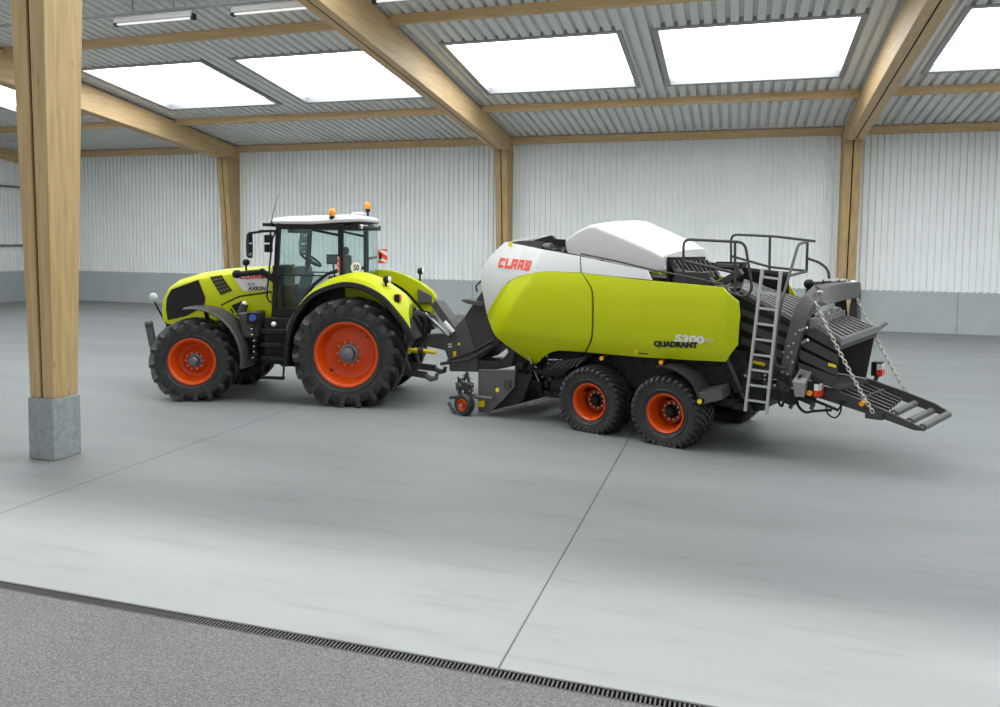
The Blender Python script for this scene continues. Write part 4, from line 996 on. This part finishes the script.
# flaps of the channel behind the rear frame
mb = MB().use('dark')
for (xa, ya, xb, yb, h) in ((800, 322, 839.5, 344, 9), (799, 335, 838.5, 355, 10), (799, 349, 837.5, 367, 10), (798, 362, 836.5, 377, 9)):
    mb.loft([[n_(xa, ya, NV-.03), n_(xa, ya+h, NV-.03), n_(xa, ya+h, NV+.04), n_(xa, ya, NV+.04)], [n_(xb, yb, NV+.02), n_(xb, yb+h, NV+.02), n_(xb, yb+h, NV+.09), n_(xb, yb, NV+.09)]])
mb.use('black').loft([[n_(798, 324, NV+.06), n_(797, 372, NV+.06), n_(797, 372, NV+.09), n_(798, 324, NV+.09)], [n_(838.5, 345, NV+.08), n_(835.5, 384, NV+.08), n_(835.5, 384, NV+.12), n_(838.5, 345, NV+.12)]])
mb.use('yellow').loft([[n_(828.2, 362.6, NV-.02), n_(836.3, 365, NV-.02), n_(836.1, 368, NV-.02), n_(828.2, 366, NV-.02)], [n_(828.2, 362.6, NV+.02), n_(836.3, 365, NV+.02), n_(836.1, 368, NV+.02), n_(828.2, 366, NV+.02)]])
mb.build('side_flap', None, B, bevel=.006)
FW = .62
mb = MB().use('dark').loft([[n_(806, 312, FW), n_(800, 366, FW), n_(800, 366, FW+.06), n_(806, 312, FW+.06)], [n_(875.5, 332, FW), n_(866, 378, FW), n_(866, 378, FW+.06), n_(875.5, 332, FW+.06)]])
mb.build('side_flap', None, B, bevel=.006)
mb = MB().use('dark').loft([[n_(800, 372), n_(800, 372)-Vector((0, 0, .06)), n_(800, 366, FW)-Vector((0, 0, .06)), n_(800, 366, FW)], [n_(838, 386), n_(838, 386)-Vector((0, 0, .06)), n_(866, 379, FW)-Vector((0, 0, .06)), n_(866, 379, FW)]]); mb.build('channel_floor', None, B)
# top flap with ribs
A0, A1, B0, B1 = n_(813, 326.5), n_(842.5, 316, FW), n_(840, 343), n_(877, 330, FW)
dz = Vector((0, 0, .05))
mb = MB().use('dark').loft([[A0, A1, A1-dz, A0-dz], [B0, B1, B1-dz*2, B0-dz*2]])
mb.use('slat')
for i in range(9):
    t = (i+.5)/9; mb.bar(A0.lerp(A1, t)+dz*.6, B0.lerp(B1, t)+dz*.6, .045, .06)
mb.bar(B0+dz*.3, B1+dz*.3, .05, .09); mb.bar(A0+dz*.5, A1+dz*.5, .12, .16)
for i in range(4): c_ = A0.lerp(A1, .2+i*.2)+dz*2; mb.ball(c_, .075)
mb.cyl(B1, B1+Vector((.12, .05, .12)), .03)
mb.build('top_flap', None, B)
# rear arch
LEG = [(778.4, 383, 790.5, 385.5, -.93), (781, 365, 793.5, 365, -.93), (785.5, 340, 799, 343, -.92), (791, 319, 805.5, 324.5, -.90), (797, 305, 809.5, 312, -.86), (804, 294, 813, 303.5, -.76), (814, 284.4, 822, 301, -.58), (832, 282.6, 834, 299.5, .1), (848, 281.6, 847, 297, .58), (857, 284.6, 851, 300, .86), (857.5, 296, 849, 308, .9), (857, 326, 848, 326, .92)]
r_ = []
for xa, ya, xb, yb, v in LEG:
    a, b_ = n_(xa, ya, v), n_(xb, yb, v); d = Vector((.16, 0, .0)) if v < -.7 else Vector((.14, 0, -.02))
    d = Vector((0, .16, 0)) if v < -.8 else (Vector((.05, .14, -.06)) if v < -.5 else Vector((.16, .03, -.0)))
    if v > .8: d = Vector((.03, .12, 0))
    r_.append([a, b_, b_+d, a+d])
mb = MB().use('mid').loft(r_[:6]); mb.loft(r_[5:10]); mb.loft(r_[9:])
arch = mb.build('rear_frame', None, B, bevel=.01)
for x, y in [(789, 346), (792, 352), (788, 357), (794, 343), (783, 372), (788, 374), (796, 334), (800, 330), (784, 352), (793, 362)]:
    q = n_(x, y, -.935); MB().use('steel').cyl(q, q+Vector((0, -.025, 0)), .018, seg=8).build('bolt', None, arch)
MB().use('steel').cyl(n_(800, 331, -.95), n_(807, 327.5, -1.0), .02).build('pin', None, arch); MB().use('steel').cyl(n_(802, 343, -.95), n_(808, 340, -1.0), .02).build('pin', None, arch)
mb = MB().use('yellow').loft([[n_(833.2, 286, .0), n_(836.2, 285.4, .0), n_(836.4, 289.2, .0), n_(833.4, 289.8, .0)], [q+Vector((.0, .03, .0)) for q in (n_(833.2, 286, .0), n_(836.2, 285.4, .0), n_(836.4, 289.2, .0), n_(833.4, 289.8, .0))]]); mb.build('frame_sticker', None, arch)
mb = MB().use('mid'); mb.loft([[n_(808, 282, -.5), n_(824, 281.5, .0), n_(822, 292, .0), n_(804, 297, -.5)], [n_(808, 282, -.5)+Vector((0, .2, 0)), n_(824, 281.5, .0)+Vector((0, .2, 0)), n_(822, 292, 0)+Vector((0, .2, 0)), n_(804, 297, -.5)+Vector((0, .2, 0))]])
mb.build('cylinder_mount', None, B); MB().use('black').ball(n_(809, 284, -.45), .075).build('hydraulic_fitting', None, B); MB().use('steel').ball(n_(820, 292.5, -.62), .04, (1.2, .5, .8)).build('hydraulic_fitting', None, B)
mb = MB().use('steel').ball(n_(853, 285, .8), .08); mb.use('mid').cyl(n_(850, 287, .8), n_(860, 286, .8), .07); mb.build('hydraulic_fitting', None, B)
mb = MB().use('mid'); mb.tube([n_(824+i*3, 281.2, .0+.07*i) for i in range(9)], .03)
for i in range(8): mb.use('steel').ball(n_(826+i*2.8+random.uniform(-1, 1), 280.6+random.uniform(-1, 1), .0+.07*i), .035, seg=8)
mb.build('hydraulic_fitting', None, B)
mb = MB().use('black').loft([[n_(834, 300, .55), n_(846, 297.5, .55), n_(848, 318, .55), n_(838, 318, .55)], [n_(834, 300, .7), n_(846, 297.5, .7), n_(848, 318, .7), n_(838, 318, .7)]]); mb.build('frame_gusset', None, B)
# lower rear structure
mb = MB().use('dark'); mb.loft([[n_(739, 345), n_(739, 372), n_(739, 372, .6), n_(739, 345, .6)], [n_(800, 372), n_(800, 384), n_(800, 384, .6), n_(800, 372, .6)]])
mb.use('machine'); mb.bar(n_(712, 372, -.9), n_(797, 398, -.9), .12, .2); mb.bar(n_(738, 362, -.95), n_(790, 380, -.95), .08, .1); mb.use('dark').bar(n_(724, 352, -1.2), n_(744, 398, -1.0), .05, .05)
mb.tube([n_(782, 388), n_(793, 402), n_(790, 408)], .03); mb.loft([[n_(795, 383, -.7), n_(818, 392, -.7), n_(815, 407, -.7), n_(793, 398, -.7)], [n_(795, 383, -.2), n_(818, 392, -.2), n_(815, 407, -.2), n_(793, 398, -.2)]])
for i in range(30):
    q = n_(random.uniform(716, 800), 0, -.9); x = random.uniform(720, 800); q = n_(x, 366+(x-720)*.3+random.uniform(-8, 5), -.92); mb.box(q-Vector((.05, .05, .03)), q+Vector((.08, .05, .04)))
mb.use('steel')
for i in range(10): x = random.uniform(742, 800); mb.ball(n_(x, 372+(x-740)*.3+random.uniform(-6, 8), -1.0), .022, seg=8)
mb.build('rear_chassis', None, B)
mb = MB().use('black'); g = lambda *p: [n_(*q, -.85) for q in p]
mb.tube(smooth_line(g((797, 394), (798, 405), (805, 412), (815, 411), (832, 410)), 5), .02, 6); mb.tube(smooth_line(g((826, 405), (828, 414), (836, 417.5), (841, 410), (840, 400)), 5), .012, 6)
mb.tube(smooth_line(g((778, 383), (779, 402), (782, 406), (784, 402), (790, 404)), 5), .018, 6); mb.tube(g((796, 393), (838, 410), (845, 400)), .022, 6)
mb.build('hoses', None, B)
# grey valve box, lights
mb = MB().use('alu'); q = [(792.2, 381), (804.5, 383), (812, 371.5), (800, 368)]
mb.loft([[n_(*p, -.95) for p in q], [n_(*p, -.95)-Vector((0, 0, .02)) for p in q]]); mb.use('box')
mb.loft([[n_(792.2, 381, -1.05), n_(804.8, 383.5, -1.05), n_(804, 397.6, -1.05), n_(794.5, 396.5, -1.05)], [n_(800, 369, -.8), n_(812, 371.5, -.8), n_(808.5, 388, -.8), n_(799, 388, -.8)]])
mb.use('decalk').loft([[n_(797.5, 377.5, -1.0), n_(801, 374.5, -1.0), n_(802.5, 377, -1.0), n_(799, 379.5, -1.0)], [q_+Vector((0, -.01, .02)) for q_ in (n_(797.5, 377.5, -1.0), n_(801, 374.5, -1.0), n_(802.5, 377, -1.0), n_(799, 379.5, -1.0))]]); mb.build('valve_box', None, B, bevel=.012)
for x, y, v in ((818.3, 390, -.88), (880.5, 369.5, .70)):
    q = n_(x, y, v); mb = MB().use('black').box(q+Vector((-.12, -.06, -.1)), q+Vector((.02, .14, .11))); e = q+Vector((.021, -.05, -.09))
    mb.use('decalw').box(e+Vector((0, 0, .09)), e+Vector((.012, .18, .18))); mb.use('red').box(e, e+Vector((.014, .18, .09))); mb.box(e+Vector((0, .1, .09)), e+Vector((.014, .14, .15))); mb.use('decalw').box(e+Vector((0, -.018, .09)), e+Vector((-.06, -.012, .18))); mb.use('red').box(e+Vector((0, -.02, .0)), e+Vector((-.06, -.012, .09)))
    mb.use('dark').bar(q+Vector((-.05, .05, -.1)), q+Vector((-.1, .05 if v < 0 else -.06, -.30)), .04, .05); mb.build('tail_lamp', None, B)
u, z = BF.v(809.7, 393, -.95); MB().use('amber').cyl((u, -.97, z), (u, -.90, z), .04, seg=16).build('rear_reflector', None, B)
u, z = BF.v(862, 403.6, -.76); MB().use('amber').cyl((u, -.79, z), (u, -.70, z), .034, seg=16).build('rear_reflector', None, B)
# chute
CV, DV = -.70, .52
mb = MB().use('dark')
def bent(px, v, w):
    q = [n_(x, y, v) for x, y in px]; mb.prism_dir(q, (0, w, 0))
bent([(812, 383), (832, 389), (858, 398.5), (893, 414), (922.4, 428), (921, 431), (914, 430.5), (880, 418), (858, 411), (840, 405), (815, 397)], CV, .05)
bent([(866, 378), (875, 381), (905, 391.5), (935, 403.5), (948.5, 411.8), (947, 417), (934, 412.5), (900, 400), (866, 388)], DV, .05)
chute = mb.build('bale_chute', None, B, bevel=.008)
mb = MB().use('dark')
for t in (.06, .22, .38, .54, .70, .86):
    a = n_(832, 392, CV).lerp(n_(866, 382, DV), t); b_ = n_(885, 413.5, CV).lerp(n_(903, 399, DV), t) ; mb.bar(a, b_, .055, .06)
mb.bar(n_(832, 391, CV), n_(866, 381, DV), .1, .05); mb.bar(n_(858, 401.5, CV), n_(884, 390, DV), .05, .05); mb.build('chute_slats', None, chute)
for p0, p1 in (((894, 413.5), (915, 403.6)), ((909.5, 421.5), (931.5, 411)), ((922.5, 427.5), (948, 414.3))):
    a, b_ = n_(*p0, CV+.05), n_(*p1, DV); mb = MB().use('mid').cyl(a, b_, .05, seg=18); mb.use('steel').cyl(a, a-(b_-a).normalized()*.03, .02); mb.build('chute_roller', None, chute)
mb = MB().use('dark').box(n_(874, 415, CV)-Vector((.1, .06, .05)), n_(874, 415, CV)+Vector((.12, .03, .05))); mb.build('chain_bracket', None, chute)
# chains
def chain(a, b_, nm):
    mb = MB(); n = 30; d = (b_-a)/n; L_ = d.length*1.25; t = d.normalized(); s1 = t.cross(Vector((0, 1, 0))).normalized(); s2 = t.cross(s1)
    for i in range(n):
        c_ = a+d*(i+.5)+Vector((0, 0, -.05*(1-((i+.5)/n*2-1)**2))); s_ = s1 if i % 2 else s2
        mb.tube([c_+t*(L_/2*math.copysign(abs(math.cos(k))**.6, math.cos(k)))+s_*.021*math.sin(k) for k in [2*PI*j/14 for j in range(14)]], .0095, 6, True)
    return mb.build(nm, 'chain', B)
chain(n_(815.5, 302, -.93), n_(873, 412.5, CV-.06), 'chain'); chain(n_(853, 290, .8), n_(905.5, 390, DV+.05), 'chain')
# ladder
lv = -1.22
mb = MB().use('alu'); a0, a1 = n_(762.6, 268, lv), n_(745.2, 411, lv); b0, b1 = n_(781, 270.5, lv), n_(766.5, 414, lv)
mb.bar(a0, a1, .04, .055, (0, 1, 0)); lad = mb.build('ladder_rail', None, B, bevel=.006)
MB().use('alu').bar(b0, b1, .04, .055, (0, 1, 0)).build('ladder_rail', None, B, bevel=.006)
for i in range(9):
    t = (i+.55)/9.3; MB().use('alu').bar(a0.lerp(a1, t), b0.lerp(b1, t), .035, .03).build('rung', None, lad)
# handrails
def rail(pts, v, r=.02): return smooth_line([n_(x, y, v) for x, y in pts], 4)
rv = -1.02
def hr(paths, nm):
    mb = MB().use('dark')
    for p in paths: mb.tube(p, .021, 8)
    return mb.build(nm, None, B)
R = lambda v, *p: [n_(x, y, v) for x, y in p]
def roundc(P, r=.12):
    out = [P[0]]
    for a, b_, c_ in zip(P, P[1:], P[2:]):
        d1 = (a-b_).normalized()*min(r, (a-b_).length*.45); d2 = (c_-b_).normalized()*min(r, (c_-b_).length*.45)
        for k in range(6):
            t = k/5; out.append((b_+d1)*(1-t)**2+b_*2*t*(1-t)+(b_+d2)*t*t)
    return out+[P[-1]]
hr([roundc(R(rv, (683.5, 288), (683.5, 239.2), (745, 242.2), (752.5, 290), (745, 297.5), (734, 294))), R(rv, (735, 241.7), (735, 292)), R(rv, (684, 261), (735, 273))], 'handrail')
hr([roundc(R(.7, (731, 268), (731, 234.3), (775, 236.4), (815.5, 241.2))), R(.7, (770, 236.5), (769.5, 271)), R(.7, (807.5, 240.5), (806.5, 271)), R(.7, (731, 256), (770, 267), (806.5, 271)), roundc(R(.7, (807.5, 258.5), (819, 262), (829, 270), (829, 286)))], 'handrail')
hr([roundc([n_(807.5, 242, .7), n_(798.5, 244, -.2), n_(780.5, 305, -1.0), n_(777, 330, -1.0), n_(774, 362, -1.0), n_(779, 367.5, -1.0), n_(788, 368, -.95)], .15), [n_(788, 276, -.6), n_(806.5, 271.5, .7)]], 'handrail')
# platform and inner wall behind the rails
mb = MB().use('black').loft([[n_(731, 266, .98), n_(789, 272, .98), n_(789, 312, .98), n_(731, 300, .98)], [n_(731, 266, 1.05), n_(789, 272, 1.05), n_(789, 312, 1.05), n_(731, 300, 1.05)]])
mb.use('dark').bar(n_(700, 262, .8), n_(790, 275, .8), .08, .05); mb.build('platform', None, B)
mb = MB().use('yellow'); mb.build('x', None, B) if False else mb.bm.free()
